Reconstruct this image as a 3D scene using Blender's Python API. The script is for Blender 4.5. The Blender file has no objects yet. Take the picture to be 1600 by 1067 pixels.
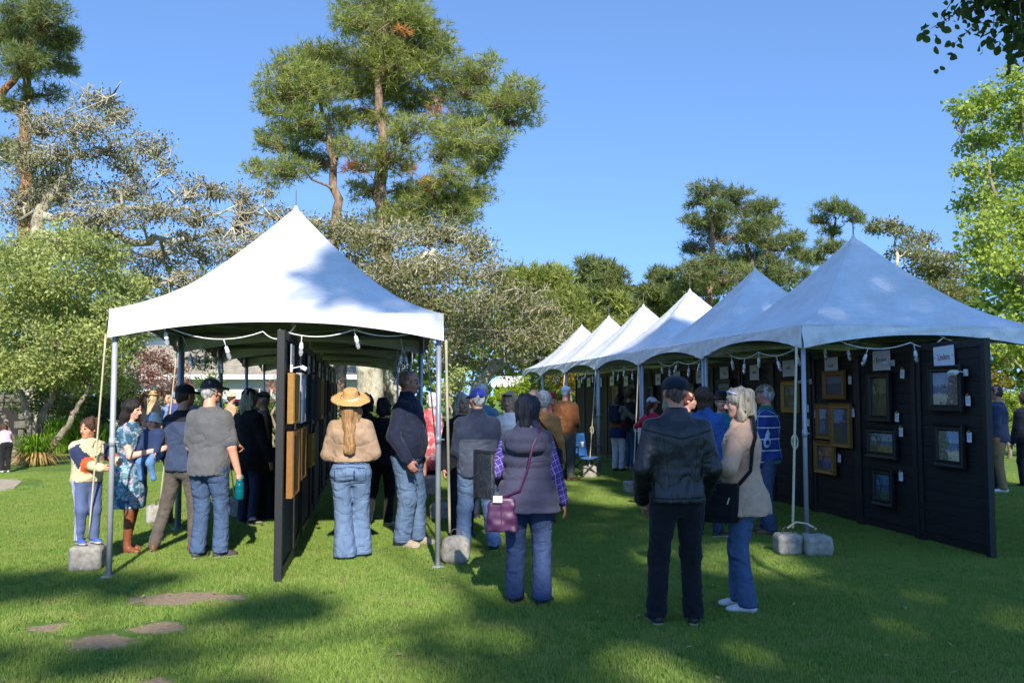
import bpy, math, random
import numpy as np
from mathutils import Vector, Matrix
random.seed(7); RNG = np.random.default_rng(11)
SC = bpy.context.scene
COL = SC.collection
# ------------------------------------------------------------------ camera, sky, sun, exposure
FPX = 1400.0; CAMZ = 1.65; PITCH = math.atan(83.5/FPX)
cam_d = bpy.data.cameras.new('camera'); cam = bpy.data.objects.new('camera', cam_d); COL.objects.link(cam)
cam.location = (0, 0, CAMZ); cam.rotation_euler = (math.pi/2+PITCH, 0, 0)
cam_d.sensor_width = 36; cam_d.lens = 36*FPX/1600; cam_d.clip_start = .1; cam_d.clip_end = 3000
SC.camera = cam
SUN_EL = math.radians(34); SUN_AZ = math.radians(9)         # sun stands behind the camera, a little to the right
LIGHT = Vector((-math.sin(SUN_AZ)*math.cos(SUN_EL), math.cos(SUN_AZ)*math.cos(SUN_EL), -math.sin(SUN_EL)))
world = bpy.data.worlds.new('World'); SC.world = world; world.use_nodes = True
nt = world.node_tree; bg = nt.nodes['Background']
sky = nt.nodes.new('ShaderNodeTexSky'); sky.sky_type = 'NISHITA'; sky.sun_disc = False
sky.sun_elevation = SUN_EL; sky.sun_rotation = math.pi-SUN_AZ
sky.air_density = 1.0; sky.dust_density = 0.0; sky.ozone_density = 6.5; sky.altitude = 0
# clear dry air: the pale band at the horizon is thinner than the model's
tc = nt.nodes.new('ShaderNodeTexCoord'); va = nt.nodes.new('ShaderNodeVectorMath'); va.operation = 'ADD'; va.inputs[1].default_value = (0, 0, .25)
vn = nt.nodes.new('ShaderNodeVectorMath'); vn.operation = 'NORMALIZE'
nt.links.new(tc.outputs['Generated'], va.inputs[0]); nt.links.new(va.outputs[0], vn.inputs[0]); nt.links.new(vn.outputs[0], sky.inputs['Vector'])
nt.links.new(sky.outputs[0], bg.inputs[0]); bg.inputs[1].default_value = .15
sun_d = bpy.data.lights.new('sun', 'SUN'); sun_d.energy = 3.65; sun_d.angle = math.radians(.53); sun_d.color = (1, .94, .84)
sun = bpy.data.objects.new('sun', sun_d); COL.objects.link(sun); sun.rotation_euler = LIGHT.to_track_quat('-Z', 'Y').to_euler()
sun.location = (3, -20, 20)
vs = SC.view_settings; vs.view_transform = 'Standard'; vs.look = 'None'; vs.exposure = 1.02; vs.gamma = 1; vs.use_curve_mapping = False

# ------------------------------------------------------------------ layout helpers
def at(px, py, Y):
    """a point of the place seen at photo pixel (px,py), Y metres in front of the camera"""
    x = (px-800)/FPX; y = (533.5-py)/FPX
    d = Vector((x, math.cos(PITCH)-y*math.sin(PITCH), math.sin(PITCH)+y*math.cos(PITCH)))
    return Vector((0, 0, CAMZ))+d*(Y/d.y)
def gnd(px, py):
    x = (px-800)/FPX; y = (533.5-py)/FPX
    d = Vector((x, math.cos(PITCH)-y*math.sin(PITCH), math.sin(PITCH)+y*math.cos(PITCH)))
    return Vector((0, 0, CAMZ))+d*(-CAMZ/d.z)
def onplane(px, py, o, n):
    x = (px-800)/FPX; y = (533.5-py)/FPX
    d = Vector((x, math.cos(PITCH)-y*math.sin(PITCH), math.sin(PITCH)+y*math.cos(PITCH)))
    c = Vector((0, 0, CAMZ)); t = (o-c).dot(n)/d.dot(n)
    return c+d*t
U = Vector((-.1587, .9873, 0)); V = Vector((.9873, .1587, 0)); ROW = math.atan2(.1587, .9873)   # the tent rows run along U
Z = Vector((0, 0, 1))

# ------------------------------------------------------------------ object helpers
def tag(o, label=None, cat=None, group=None, kind=None):
    if label: o['label'] = label
    if cat: o['category'] = cat
    if group: o['group'] = group
    if kind: o['kind'] = kind
    return o
def empty(name, loc=(0, 0, 0), rz=0, label=None, cat=None, group=None):
    o = bpy.data.objects.new(name, None); COL.objects.link(o); o.location = loc; o.rotation_euler = (0, 0, rz); o.empty_display_size = .1
    return tag(o, label, cat, group)
def link(name, me, parent=None, loc=None, rz=None):
    o = bpy.data.objects.new(name, me); COL.objects.link(o)
    if parent is not None: o.parent = parent
    if loc is not None: o.location = loc
    if rz is not None: o.rotation_euler = (0, 0, rz)
    return o
def npmesh(name, v, f, mats, smooth=True, midx=None, tint=None):
    """mesh from numpy verts (n,3) and faces (m,3|4)"""
    v = np.asarray(v, np.float32); f = np.asarray(f, np.int32); k = f.shape[1]
    me = bpy.data.meshes.new(name)
    me.vertices.add(len(v)); me.vertices.foreach_set('co', v.ravel())
    me.loops.add(f.size); me.loops.foreach_set('vertex_index', f.ravel())
    me.polygons.add(len(f)); me.polygons.foreach_set('loop_start', np.arange(0, f.size, k, dtype=np.int32))
    me.polygons.foreach_set('loop_total', np.full(len(f), k, np.int32))
    if smooth: me.polygons.foreach_set('use_smooth', np.ones(len(f), bool))
    for m in (mats if isinstance(mats, (list, tuple)) else [mats]): me.materials.append(m)
    if midx is not None: me.polygons.foreach_set('material_index', np.asarray(midx, np.int32))
    if tint is not None:
        a = me.attributes.new('tint', 'FLOAT', 'POINT'); a.data.foreach_set('value', np.asarray(tint, np.float32))
    me.update(); me.validate()
    return me
def rotz(a): return Matrix.Rotation(a, 3, 'Z')
def rotx(a): return Matrix.Rotation(a, 3, 'X')
def roty(a): return Matrix.Rotation(a, 3, 'Y')
class MB:
    def __init__(s): s.v = []; s.f = []; s.m = []
    def add(s, vs, fs, m=0):
        b = len(s.v); s.v += [tuple(p) for p in vs]; s.f += [tuple(b+i for i in f) for f in fs]; s.m += [m]*len(fs); return s
    def box(s, c, sz, R=None, m=0, ch=0):
        c = Vector(c); hx, hy, hz = sz[0]/2, sz[1]/2, sz[2]/2
        if ch:      # chamfered along its z edges and top
            prof = [(-hx+ch, -hy), (hx-ch, -hy), (hx, -hy+ch), (hx, hy-ch), (hx-ch, hy), (-hx+ch, hy), (-hx, hy-ch), (-hx, -hy+ch)]
            vs = []
            for zz, k in ((-hz, ch), (-hz+ch, 0), (hz-ch, 0), (hz, ch)):
                vs += [Vector((x*(1-k/hx), y*(1-k/hy), zz)) for x, y in prof]
            fs = [tuple(range(7, -1, -1)), tuple(range(24, 32))]
            for r in range(3):
                for i in range(8): fs.append((r*8+i, r*8+(i+1) % 8, r*8+8+(i+1) % 8, r*8+8+i))
        else:
            vs = [Vector((x, y, z)) for z in (-hz, hz) for y in (-hy, hy) for x in (-hx, hx)]
            fs = [(0, 2, 3, 1), (4, 5, 7, 6), (0, 1, 5, 4), (1, 3, 7, 5), (3, 2, 6, 7), (2, 0, 4, 6)]
        if R is not None: vs = [R @ p for p in vs]
        return s.add([c+p for p in vs], fs, m)
    def tube(s, pts, rs, n=6, m=0, cap=True):
        pts = [Vector(p) for p in pts]
        if not isinstance(rs, (list, tuple)): rs = [rs]*len(pts)
        vs = []; up = None
        for i, p in enumerate(pts):
            d = (pts[min(i+1, len(pts)-1)]-pts[max(i-1, 0)])
            d = d.normalized() if d.length > 1e-9 else Vector((0, 0, 1))
            if up is None: up = Vector((1, 0, 0)) if abs(d.x) < .9 else Vector((0, 1, 0))
            a = (up-d*up.dot(d)).normalized(); up = a; b = d.cross(a)
            for j in range(n):
                t = 2*math.pi*j/n; vs.append(p+(a*math.cos(t)+b*math.sin(t))*rs[i])
        fs = [(i*n+j, i*n+(j+1) % n, (i+1)*n+(j+1) % n, (i+1)*n+j) for i in range(len(pts)-1) for j in range(n)]
        if cap: fs += [tuple(range(n-1, -1, -1)), tuple(range((len(pts)-1)*n, len(pts)*n))]
        return s.add(vs, fs, m)
    def lathe(s, prof, c=(0, 0, 0), n=14, m=0, R=None):
        c = Vector(c); vs = []
        for r, z in prof:
            for j in range(n):
                t = 2*math.pi*j/n; p = Vector((r*math.cos(t), r*math.sin(t), z)); vs.append(c+(R @ p if R is not None else p))
        k = len(prof)
        fs = [(i*n+j, i*n+(j+1) % n, (i+1)*n+(j+1) % n, (i+1)*n+j) for i in range(k-1) for j in range(n)]
        fs += [tuple(range(n-1, -1, -1)), tuple(range((k-1)*n, k*n))]
        return s.add(vs, fs, m)
    def sheet(s, P, m=0):
        """grid of points P[i][j]"""
        a = len(P); b = len(P[0])
        return s.add([p for r in P for p in r], [(i*b+j, i*b+j+1, (i+1)*b+j+1, (i+1)*b+j) for i in range(a-1) for j in range(b-1)], m)
    def mesh(s, name, mats, smooth=False):
        me = bpy.data.meshes.new(name); me.from_pydata(s.v, [], s.f)
        for m in (mats if isinstance(mats, (list, tuple)) else [mats]): me.materials.append(m)
        me.polygons.foreach_set('material_index', s.m)
        if smooth: me.polygons.foreach_set('use_smooth', [True]*len(s.f))
        me.update(); return me
    def build(s, name, mats, parent=None, smooth=False, loc=None, rz=None):
        return link(name, s.mesh(name, mats, smooth), parent, loc, rz)

# ------------------------------------------------------------------ materials
def L(c): return tuple(((x/255+.055)/1.055)**2.4 if x/255 > .04045 else x/255/12.92 for x in c)   # sRGB 0-255 to linear
MATS = {}
class NT:
    def __init__(s, name):
        s.mat = bpy.data.materials.new(name); s.mat.use_nodes = True; s.t = s.mat.node_tree; s.b = s.t.nodes['Principled BSDF']
        s.out = s.t.nodes['Material Output']
    def n(s, ty, **kw):
        q = s.t.nodes.new(ty)
        for k, v in kw.items():
            if k == 'inp':
                for a, b in v.items(): q.inputs[a].default_value = b
            else: setattr(q, k, v)
        return q
    def l(s, a, b): s.t.links.new(a, b)
    def coord(s, which='Object', scale=(1, 1, 1), rot=(0, 0, 0)):
        c = s.n('ShaderNodeTexCoord'); m = s.n('ShaderNodeMapping'); m.inputs['Scale'].default_value = scale; m.inputs['Rotation'].default_value = rot
        s.l(c.outputs[which], m.inputs[0]); return m.outputs[0]
    def noise(s, vec, scale, detail=4, rough=.55, dist=0):
        q = s.n('ShaderNodeTexNoise'); q.inputs['Scale'].default_value = scale; q.inputs['Detail'].default_value = detail
        q.inputs['Roughness'].default_value = rough; q.inputs['Distortion'].default_value = dist
        if vec is not None: s.l(vec, q.inputs['Vector'])
        return q.outputs[0]
    def ramp(s, fac, stops, interp='LINEAR'):
        q = s.n('ShaderNodeValToRGB'); e = q.color_ramp.elements; q.color_ramp.interpolation = interp
        while len(e) < len(stops): e.new(.5)
        for i, (p, c) in enumerate(stops): e[i].position = p; e[i].color = (*c, 1) if len(c) == 3 else c
        s.l(fac, q.inputs[0]); return q.outputs[0]
    def mix(s, fac, a, b, mode='MIX'):
        q = s.n('ShaderNodeMix', data_type='RGBA', blend_type=mode)
        for i, x in ((0, fac), (6, a), (7, b)):
            if hasattr(x, 'is_output'): s.l(x, q.inputs[i])
            elif i == 0: q.inputs[0].default_value = x
            else: q.inputs[i].default_value = (*x, 1)
        return q.outputs[2]
    def math(s, op, a, b=None):
        q = s.n('ShaderNodeMath', operation=op)
        for i, x in ((0, a), (1, b)):
            if x is None: continue
            if hasattr(x, 'is_output'): s.l(x, q.inputs[i])
            else: q.inputs[i].default_value = x
        return q.outputs[0]
    def bump(s, h, strength=.3, dist=.01):
        q = s.n('ShaderNodeBump'); q.inputs['Strength'].default_value = strength; q.inputs['Distance'].default_value = dist
        s.l(h, q.inputs['Height']); s.l(q.outputs[0], s.b.inputs['Normal']); return q
    def base(s, c):
        if hasattr(c, 'is_output'): s.l(c, s.b.inputs['Base Color'])
        else: s.b.inputs['Base Color'].default_value = (*c, 1)
    def set(s, **kw):
        for k, v in kw.items(): s.b.inputs[k.replace('_', ' ')].default_value = v
        return s
def var(c, k): return tuple(max(0, min(1, x*k)) for x in c)
def creases(q, fold, weave, wb, zs=1.0):
    """sharp-edged folds (ridged, warped noise), small wrinkles and the weave, stacked as relief"""
    v = q.coord('Object', (1, 1, zs), (.35, .25, 0))
    a = q.noise(v, 4.2, 1.6, .45, .9); r = q.math('ABSOLUTE', q.math('SUBTRACT', a, .5)); r = q.math('MINIMUM', q.math('MULTIPLY', r, 3.6), 1.); r = q.math('POWER', r, .7)
    b = q.noise(q.coord('Object', (1, 1, zs*1.4), (-.3, .2, .4)), 10, 1.5, .5, .8); r2 = q.math('MINIMUM', q.math('MULTIPLY', q.math('ABSOLUTE', q.math('SUBTRACT', b, .5)), 4.), 1.)
    h = q.math('ADD', q.math('ADD', r, q.math('MULTIPLY', r2, .16)), q.math('MULTIPLY', q.noise(q.coord('Object'), weave, 2, .5), wb*.6))
    if hasattr(q, 'extra'): h = q.math('SUBTRACT', h, q.math('MULTIPLY', q.extra, .35))
    q.bump(h, .6, fold)
def fabric(name, rgb, rough=.9, amt=.25, scale=9, weave=260, bump=.25, sheen=.1, lin=None, fold=.02, zs=1.0):
    """cloth: soft mottling plus folds and a fine weave relief"""
    if name in MATS: return MATS[name]
    q = NT(name); c = lin or L(rgb); v = q.coord('Object')
    a = q.noise(v, scale, 5, .6)
    q.base(q.mix(q.ramp(a, [(.3, (0, 0, 0)), (.7, (1, 1, 1))]), var(c, 1-amt), var(c, 1+amt)))
    creases(q, fold, weave, bump*.3, zs); q.set(Roughness=rough); q.b.inputs['Specular IOR Level'].default_value = .25
    q.b.inputs['Sheen Weight'].default_value = sheen
    MATS[name] = q.mat; return q.mat
def denim(name, rgb, fade=1.5):
    if name in MATS: return MATS[name]
    q = NT(name); c = L(rgb); v = q.coord('Object'); v2 = q.coord('Object', (1, 1, .25))
    a = q.noise(v2, 7, 6, .65); b = q.noise(q.coord('Object', (1, 1, .12)), 160, 2, .5)
    col = q.mix(q.ramp(a, [(.35, (0, 0, 0)), (.72, (1, 1, 1))]), var(c, .72), var(c, fade))
    col = q.mix(q.math('MULTIPLY', b, .5), col, var(c, 1.7))
    q.base(col); creases(q, .024, 300, .06, 1.5); q.set(Roughness=.92); q.b.inputs['Specular IOR Level'].default_value = .2
    MATS[name] = q.mat; return q.mat
def solid(name, rgb, rough=.5, metal=0, amt=.12, scale=14, bump=.1, bscale=60, lin=None, spec=.5):
    if name in MATS: return MATS[name]
    q = NT(name); c = lin or L(rgb); v = q.coord('Object')
    a = q.noise(v, scale, 5, .6)
    q.base(q.mix(a, var(c, 1-amt), var(c, 1+amt)))
    q.l(q.math('ADD', q.math('MULTIPLY', a, .2), max(0, rough-.1)), q.b.inputs['Roughness'])
    if bump: q.bump(q.noise(v, bscale, 3), bump, .004)
    q.set(Metallic=metal); q.b.inputs['Specular IOR Level'].default_value = spec
    MATS[name] = q.mat; return q.mat
def leafmat(name, dark, light, trans=.35, alt=None, altp=.0, rough=.55):
    """leaf colour varies from leaf to leaf (tint), never with shade"""
    if name in MATS: return MATS[name]
    q = NT(name); at_ = q.n('ShaderNodeAttribute', attribute_name='tint')
    stops = [(0, dark), (1-altp if alt else 1, light)]
    if alt: stops += [(min(1, 1-altp+.03), alt)]
    col = q.ramp(at_.outputs['Fac'], stops)
    q.base(col); q.set(Roughness=rough); q.b.inputs['Specular IOR Level'].default_value = .3
    tr = q.n('ShaderNodeBsdfTranslucent'); q.l(q.mix(.5, col, L((170, 190, 60))), tr.inputs[0])
    mx = q.n('ShaderNodeMixShader'); mx.inputs[0].default_value = trans
    q.l(q.b.outputs[0], mx.inputs[1]); q.l(tr.outputs[0], mx.inputs[2]); q.l(mx.outputs[0], q.out.inputs[0])
    MATS[name] = q.mat; return q.mat
def barkmat(name, dark, light, scale=6, zs=.35, alt=None):
    if name in MATS: return MATS[name]
    q = NT(name); v = q.coord('Object', (1, 1, zs))
    a = q.noise(v, scale, 7, .65, .6)
    col = q.ramp(a, [(.32, dark), (.66, light)])
    if alt: col = q.mix(q.ramp(q.noise(q.coord('Object'), 1.3, 4), [(.48, (0, 0, 0)), (.62, (1, 1, 1))]), col, alt)
    q.base(col); q.bump(q.noise(v, scale*2.5, 6, .7, .4), .9, .05); q.set(Roughness=.95); q.b.inputs['Specular IOR Level'].default_value = .15
    MATS[name] = q.mat; return q.mat

# ------------------------------------------------------------------ value noise (numpy) and smooth solids (signed fields)
_P = RNG.random((32, 32, 32)).astype(np.float32)
def vnoise(p):
    """p (n,3) -> 0..1"""
    i = np.floor(p).astype(np.int64); f = (p-i).astype(np.float32); f = f*f*(3-2*f)
    a = i & 31; b = (i+1) & 31
    x, y, z = f[:, 0], f[:, 1], f[:, 2]
    def g(ix, iy, iz): return _P[ix, iy, iz]
    c00 = g(a[:, 0], a[:, 1], a[:, 2])*(1-x)+g(b[:, 0], a[:, 1], a[:, 2])*x
    c10 = g(a[:, 0], b[:, 1], a[:, 2])*(1-x)+g(b[:, 0], b[:, 1], a[:, 2])*x
    c01 = g(a[:, 0], a[:, 1], b[:, 2])*(1-x)+g(b[:, 0], a[:, 1], b[:, 2])*x
    c11 = g(a[:, 0], b[:, 1], b[:, 2])*(1-x)+g(b[:, 0], b[:, 1], b[:, 2])*x
    return (c00*(1-y)+c10*y)*(1-z)+(c01*(1-y)+c11*y)*z
I3 = np.eye(3, dtype=np.float32)
def A(p): return np.array(p, np.float32)
class Field:
    """a solid as a signed field: rounded cones, ellipsoids and lofts blended together, meshed by surface nets"""
    def __init__(s): s.ops = []
    def cap(s, a, b, ra, rb, k=.02, cut=False):
        a, b = A(a), A(b); r = max(ra, rb)
        s.ops.append(('cap', (a, b, ra, rb), np.minimum(a, b)-r, np.maximum(a, b)+r, k, cut)); return s
    def chain(s, pts, rs, k=.02):
        for i in range(len(pts)-1): s.cap(pts[i], pts[i+1], rs[i], rs[i+1], k)
        return s
    def ell(s, c, r, R=None, k=.02, cut=False):
        c = A(c); r = A(r); R = I3 if R is None else A(R)
        e = np.abs(R) @ r
        s.ops.append(('ell', (c, r, R), c-e, c+e, k, cut)); return s
    def box(s, c, hs, rad=.01, R=None, k=.01, cut=False):
        c = A(c); hs = A(hs); R = I3 if R is None else A(R); e = np.abs(R) @ hs
        s.ops.append(('box', (c, hs, R, rad), c-e, c+e, k, cut)); return s
    def loft(s, st, o=(0, 0, 0), R=None, n=2.3, k=.03, cut=False):
        """st rows: z, cx, cy, a, b in the frame (o, R)"""
        st = np.array(sorted(st), np.float32); o = A(o); R = I3 if R is None else A(R)
        lo = np.array([np.min(st[:, 1]-st[:, 3]), np.min(st[:, 2]-st[:, 4]), st[0, 0]]); hi = np.array([np.max(st[:, 1]+st[:, 3]), np.max(st[:, 2]+st[:, 4]), st[-1, 0]])
        cs = np.array([[(lo, hi)[i][0], (lo, hi)[j][1], (lo, hi)[m][2]] for i in (0, 1) for j in (0, 1) for m in (0, 1)]) @ R.T+o
        s.ops.append(('loft', (st, o, R, n), cs.min(0), cs.max(0), k, cut)); return s
    def mesh(s, res, disp=None, clip=None):
        pos = [q for q in s.ops if not q[5]]
        lo = np.min([q[2] for q in pos], 0)-4*res; hi = np.max([q[3] for q in pos], 0)+4*res
        n = np.ceil((hi-lo)/res).astype(int)+1
        Vv = np.full(n, .25, np.float32); ax = [(lo[i]+res*np.arange(n[i])).astype(np.float32) for i in range(3)]
        for ty, pr, l, h, k, cut in s.ops:
            pad = k+3*res
            i0 = np.clip(np.floor((l-pad-lo)/res).astype(int), 0, n); i1 = np.clip(np.ceil((h+pad-lo)/res).astype(int)+1, 0, n)
            if np.any(i1 <= i0): continue
            X = ax[0][i0[0]:i1[0], None, None]; Y = ax[1][None, i0[1]:i1[1], None]; Zz = ax[2][None, None, i0[2]:i1[2]]
            if ty == 'cap':
                a, b, ra, rb = pr; d = b-a; dd = float(d @ d)+1e-12
                t = np.clip(((X-a[0])*d[0]+(Y-a[1])*d[1]+(Zz-a[2])*d[2])/dd, 0, 1)
                D = np.sqrt((X-a[0]-t*d[0])**2+(Y-a[1]-t*d[1])**2+(Zz-a[2]-t*d[2])**2)-(ra+(rb-ra)*t)
            else:
                o = pr[1] if ty == 'loft' else pr[0]; R = pr[2]
                x, y, z = X-o[0], Y-o[1], Zz-o[2]
                if R is not I3:
                    x, y, z = (x*R[0, i]+y*R[1, i]+z*R[2, i] for i in range(3))
                if ty == 'ell':
                    r = pr[1]; k0 = np.sqrt((x/r[0])**2+(y/r[1])**2+(z/r[2])**2); k1 = np.sqrt((x/r[0]**2)**2+(y/r[1]**2)**2+(z/r[2]**2)**2)
                    D = k0*(k0-1)/np.maximum(k1, 1e-6)
                elif ty == 'box':
                    h3 = pr[1]; rad = pr[3]; qx, qy, qz = np.abs(x)-h3[0]+rad, np.abs(y)-h3[1]+rad, np.abs(z)-h3[2]+rad
                    D = np.sqrt(np.maximum(qx, 0)**2+np.maximum(qy, 0)**2+np.maximum(qz, 0)**2)+np.minimum(np.maximum(qx, np.maximum(qy, qz)), 0)-rad
                else:
                    st, _, _, nn = pr
                    sh = np.broadcast(x, y, z).shape
                    zf = z.ravel() if z.ndim == 3 and z.shape == sh else None
                    def ip(col):
                        if z.shape[0] == 1 and z.shape[1] == 1: return np.interp(z.ravel(), st[:, 0], st[:, col]).reshape(z.shape).astype(np.float32)
                        return np.interp(np.broadcast_to(z, sh).ravel(), st[:, 0], st[:, col]).reshape(sh).astype(np.float32)
                    cx, cy, a_, b_ = ip(1), ip(2), ip(3), ip(4)
                    rr = (np.abs((x-cx)/a_)**nn+np.abs((y-cy)/b_)**nn)**(1/nn)
                    D = (rr-1)*np.minimum(a_, b_)
                    D = np.maximum(D, np.maximum(st[0, 0]-z, z-st[-1, 0]))
            sl = (slice(i0[0], i1[0]), slice(i0[1], i1[1]), slice(i0[2], i1[2]))
            cur = Vv[sl]
            if cut:
                D = -D; hh = np.maximum(k-np.abs(cur-D), 0)/max(k, 1e-6); Vv[sl] = np.maximum(cur, D)+hh*hh*k*.25
            else:
                hh = np.maximum(k-np.abs(cur-D), 0)/max(k, 1e-6); Vv[sl] = np.minimum(cur, D)-hh*hh*k*.25
        if clip is not None:      # drop everything below this z
            Vv = np.maximum(Vv, (clip-ax[2])[None, None, :])
        if disp is not None:
            ii = np.nonzero(np.abs(Vv) < .03+res)
            P = np.stack([ax[0][ii[0]], ax[1][ii[1]], ax[2][ii[2]]], 1)
            Vv[ii] -= disp(P)
        return nets(Vv, lo, res)
def nets(Vv, lo, res):
    ins = Vv < 0; n = np.array(Vv.shape)
    cnt = sum(ins[a:n[0]-1+a, b:n[1]-1+b, c:n[2]-1+c].astype(np.int8) for a in (0, 1) for b in (0, 1) for c in (0, 1))
    act = (cnt > 0) & (cnt < 8); idx = np.full(act.shape, -1, np.int64); ci = np.nonzero(act); m = len(ci[0])
    idx[ci] = np.arange(m); acc = np.zeros((m, 3), np.float32); num = np.zeros(m, np.float32)
    for d in range(3):
        for u in (0, 1):
            for w in (0, 1):
                o0 = [0, 0, 0]; e = [q for q in range(3) if q != d]; o0[e[0]] = u; o0[e[1]] = w; o1 = list(o0); o1[d] = 1
                va = Vv[ci[0]+o0[0], ci[1]+o0[1], ci[2]+o0[2]]; vb = Vv[ci[0]+o1[0], ci[1]+o1[1], ci[2]+o1[2]]
                x = (va < 0) != (vb < 0); t = np.where(x, va/np.where(x, va-vb, 1), 0)
                for q in range(3): acc[:, q] += np.where(x, (t if q == d else o0[q]), 0)
                num += x
    P = (np.stack(ci, 1)+acc/num[:, None])*res+lo
    F = []
    for d in range(3):
        e = [q for q in range(3) if q != d]
        sl = [slice(1, n[q]-1) for q in range(3)]; sl[d] = slice(0, n[d]-1); s2 = list(sl); s2[d] = slice(1, n[d])
        a = ins[tuple(sl)]; b = ins[tuple(s2)]; w = np.nonzero(a != b)
        if len(w[0]) == 0: continue
        base = [w[q]+(0 if q == d else 1) for q in range(3)]
        def cell(du, dw):
            c = list(base); c[e[0]] = c[e[0]]-du; c[e[1]] = c[e[1]]-dw; return idx[c[0], c[1], c[2]]
        q4 = np.stack([cell(0, 0), cell(1, 0), cell(1, 1), cell(0, 1)], 1)
        flip = a[w] if d != 1 else ~a[w]
        q4[~flip] = q4[~flip][:, ::-1]
        F.append(q4)
    return P.astype(np.float32), np.concatenate(F)
def fobj(name, fld, res, mats, parent=None, disp=None, clip=None, midx=None, smooth=True):
    v, f = fld.mesh(res, disp, clip)
    mi = midx(v[f].mean(1)) if midx is not None else None
    return link(name, npmesh(name, v, f, mats, smooth, mi), parent)
# ------------------------------------------------------------------ ground
SOIL = [(at_.x, at_.y, rx, ry) for at_, rx, ry in ((gnd(292, 934), .46, .26), (gnd(78, 981), .16, .13), (gnd(155, 1003), .26, .2), (gnd(250, 980), .2, .16), (gnd(228, 1034), .13, .08), (gnd(232, 1068), .2, .1), (gnd(430, 930), .0, .0))][:6]
PATHP = [gnd(-400, 748), gnd(-20, 738), gnd(22, 743), gnd(34, 752), gnd(8, 775), gnd(-160, 800), gnd(-520, 830)]
PATHQ = [gnd(-260, 960), gnd(-20, 1045), gnd(14, 1067), gnd(40, 1120), gnd(-200, 1300), gnd(-700, 1200)]
def lawn_mat(name, blade=False):
    q = NT(name); g = q.n('ShaderNodeNewGeometry'); p = g.outputs['Position']
    a = q.noise(p, .7, 6, .65); b = q.noise(p, 2.4, 6, .7); c = q.noise(p, 60, 3, .7)
    col = q.mix(q.ramp(a, [(.38, (0, 0, 0)), (.68, (1, 1, 1))]), L((108, 140, 60)), L((130, 154, 68)))
    col = q.mix(q.ramp(b, [(.48, (0, 0, 0)), (.7, (1, 1, 1))]), col, L((158, 158, 92)))
    col = q.mix(q.ramp(q.noise(p, 5.5, 4, .6), [(.58, (0, 0, 0)), (.72, (1, 1, 1))]), col, L((74, 116, 50)))
    if blade:
        at_ = q.n('ShaderNodeAttribute', attribute_name='tint')
        col = q.mix(q.ramp(at_.outputs['Fac'], [(.0, (0, 0, 0)), (1, (1, 1, 1))]), col, L((156, 178, 88)))
        tr = q.n('ShaderNodeBsdfTranslucent'); q.l(col, tr.inputs[0]); mx = q.n('ShaderNodeMixShader'); mx.inputs[0].default_value = .3
        q.base(col); q.l(q.b.outputs[0], mx.inputs[1]); q.l(tr.outputs[0], mx.inputs[2]); q.l(mx.outputs[0], q.out.inputs[0])
        q.set(Roughness=.6); q.b.inputs['Specular IOR Level'].default_value = .25
        return q.mat
    col = q.mix(q.math('MULTIPLY', c, .6), col, L((64, 92, 34)))
    # worn bare patches with ragged edges
    sep = q.n('ShaderNodeSeparateXYZ'); q.l(p, sep.inputs[0]); m = None
    for x, y, rx, ry in SOIL:
        dx = q.math('DIVIDE', q.math('SUBTRACT', sep.outputs[0], x), rx); dy = q.math('DIVIDE', q.math('SUBTRACT', sep.outputs[1], y), ry)
        d = q.math('SQRT', q.math('ADD', q.math('MULTIPLY', dx, dx), q.math('MULTIPLY', dy, dy)))
        m = d if m is None else q.math('MINIMUM', m, d)
    m = q.math('ADD', m, q.math('MULTIPLY', q.math('SUBTRACT', q.noise(p, 6, 6, .75), .5), 2.6))
    soil = q.ramp(q.noise(p, 25, 5, .7), [(.3, L((140, 118, 92))), (.7, L((192, 168, 138)))])
    col = q.mix(q.ramp(m, [(.86, (0, 0, 0)), (1.0, (1, 1, 1))]), soil, col)
    q.base(col); q.bump(q.noise(p, 45, 5, .8), .8, .04); q.set(Roughness=.95); q.b.inputs['Specular IOR Level'].default_value = .15
    return q.mat
me = MB().sheet([[(x, y, 0) for x in (-900, -30, -12, -6, 0, 6, 12, 30, 900)] for y in (-900, -30, -5, 0, 5, 10, 20, 40, 100, 1500)]).build('ground', lawn_mat('lawn'))
tag(me, 'mown green lawn with a few worn bare patches', 'lawn', kind='structure')
q = NT('path'); p = q.coord('Object')
q.base(q.ramp(q.noise(p, 9, 6, .7), [(.3, L((150, 134, 112))), (.7, L((190, 176, 152)))])); q.bump(q.noise(p, 60, 4), .4, .02); q.set(Roughness=.95)
PATHM = q.mat
for poly, lb in ((PATHP, 'pale gravel path end at the far left edge of the lawn'), (PATHQ, 'pale gravel path corner at the bottom left of the lawn')):
    o = MB().add([(v.x, v.y, .006) for v in poly], [tuple(range(len(poly)))[::-1]]).build('path', PATHM); tag(o, lb, 'path', kind='structure')
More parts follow.
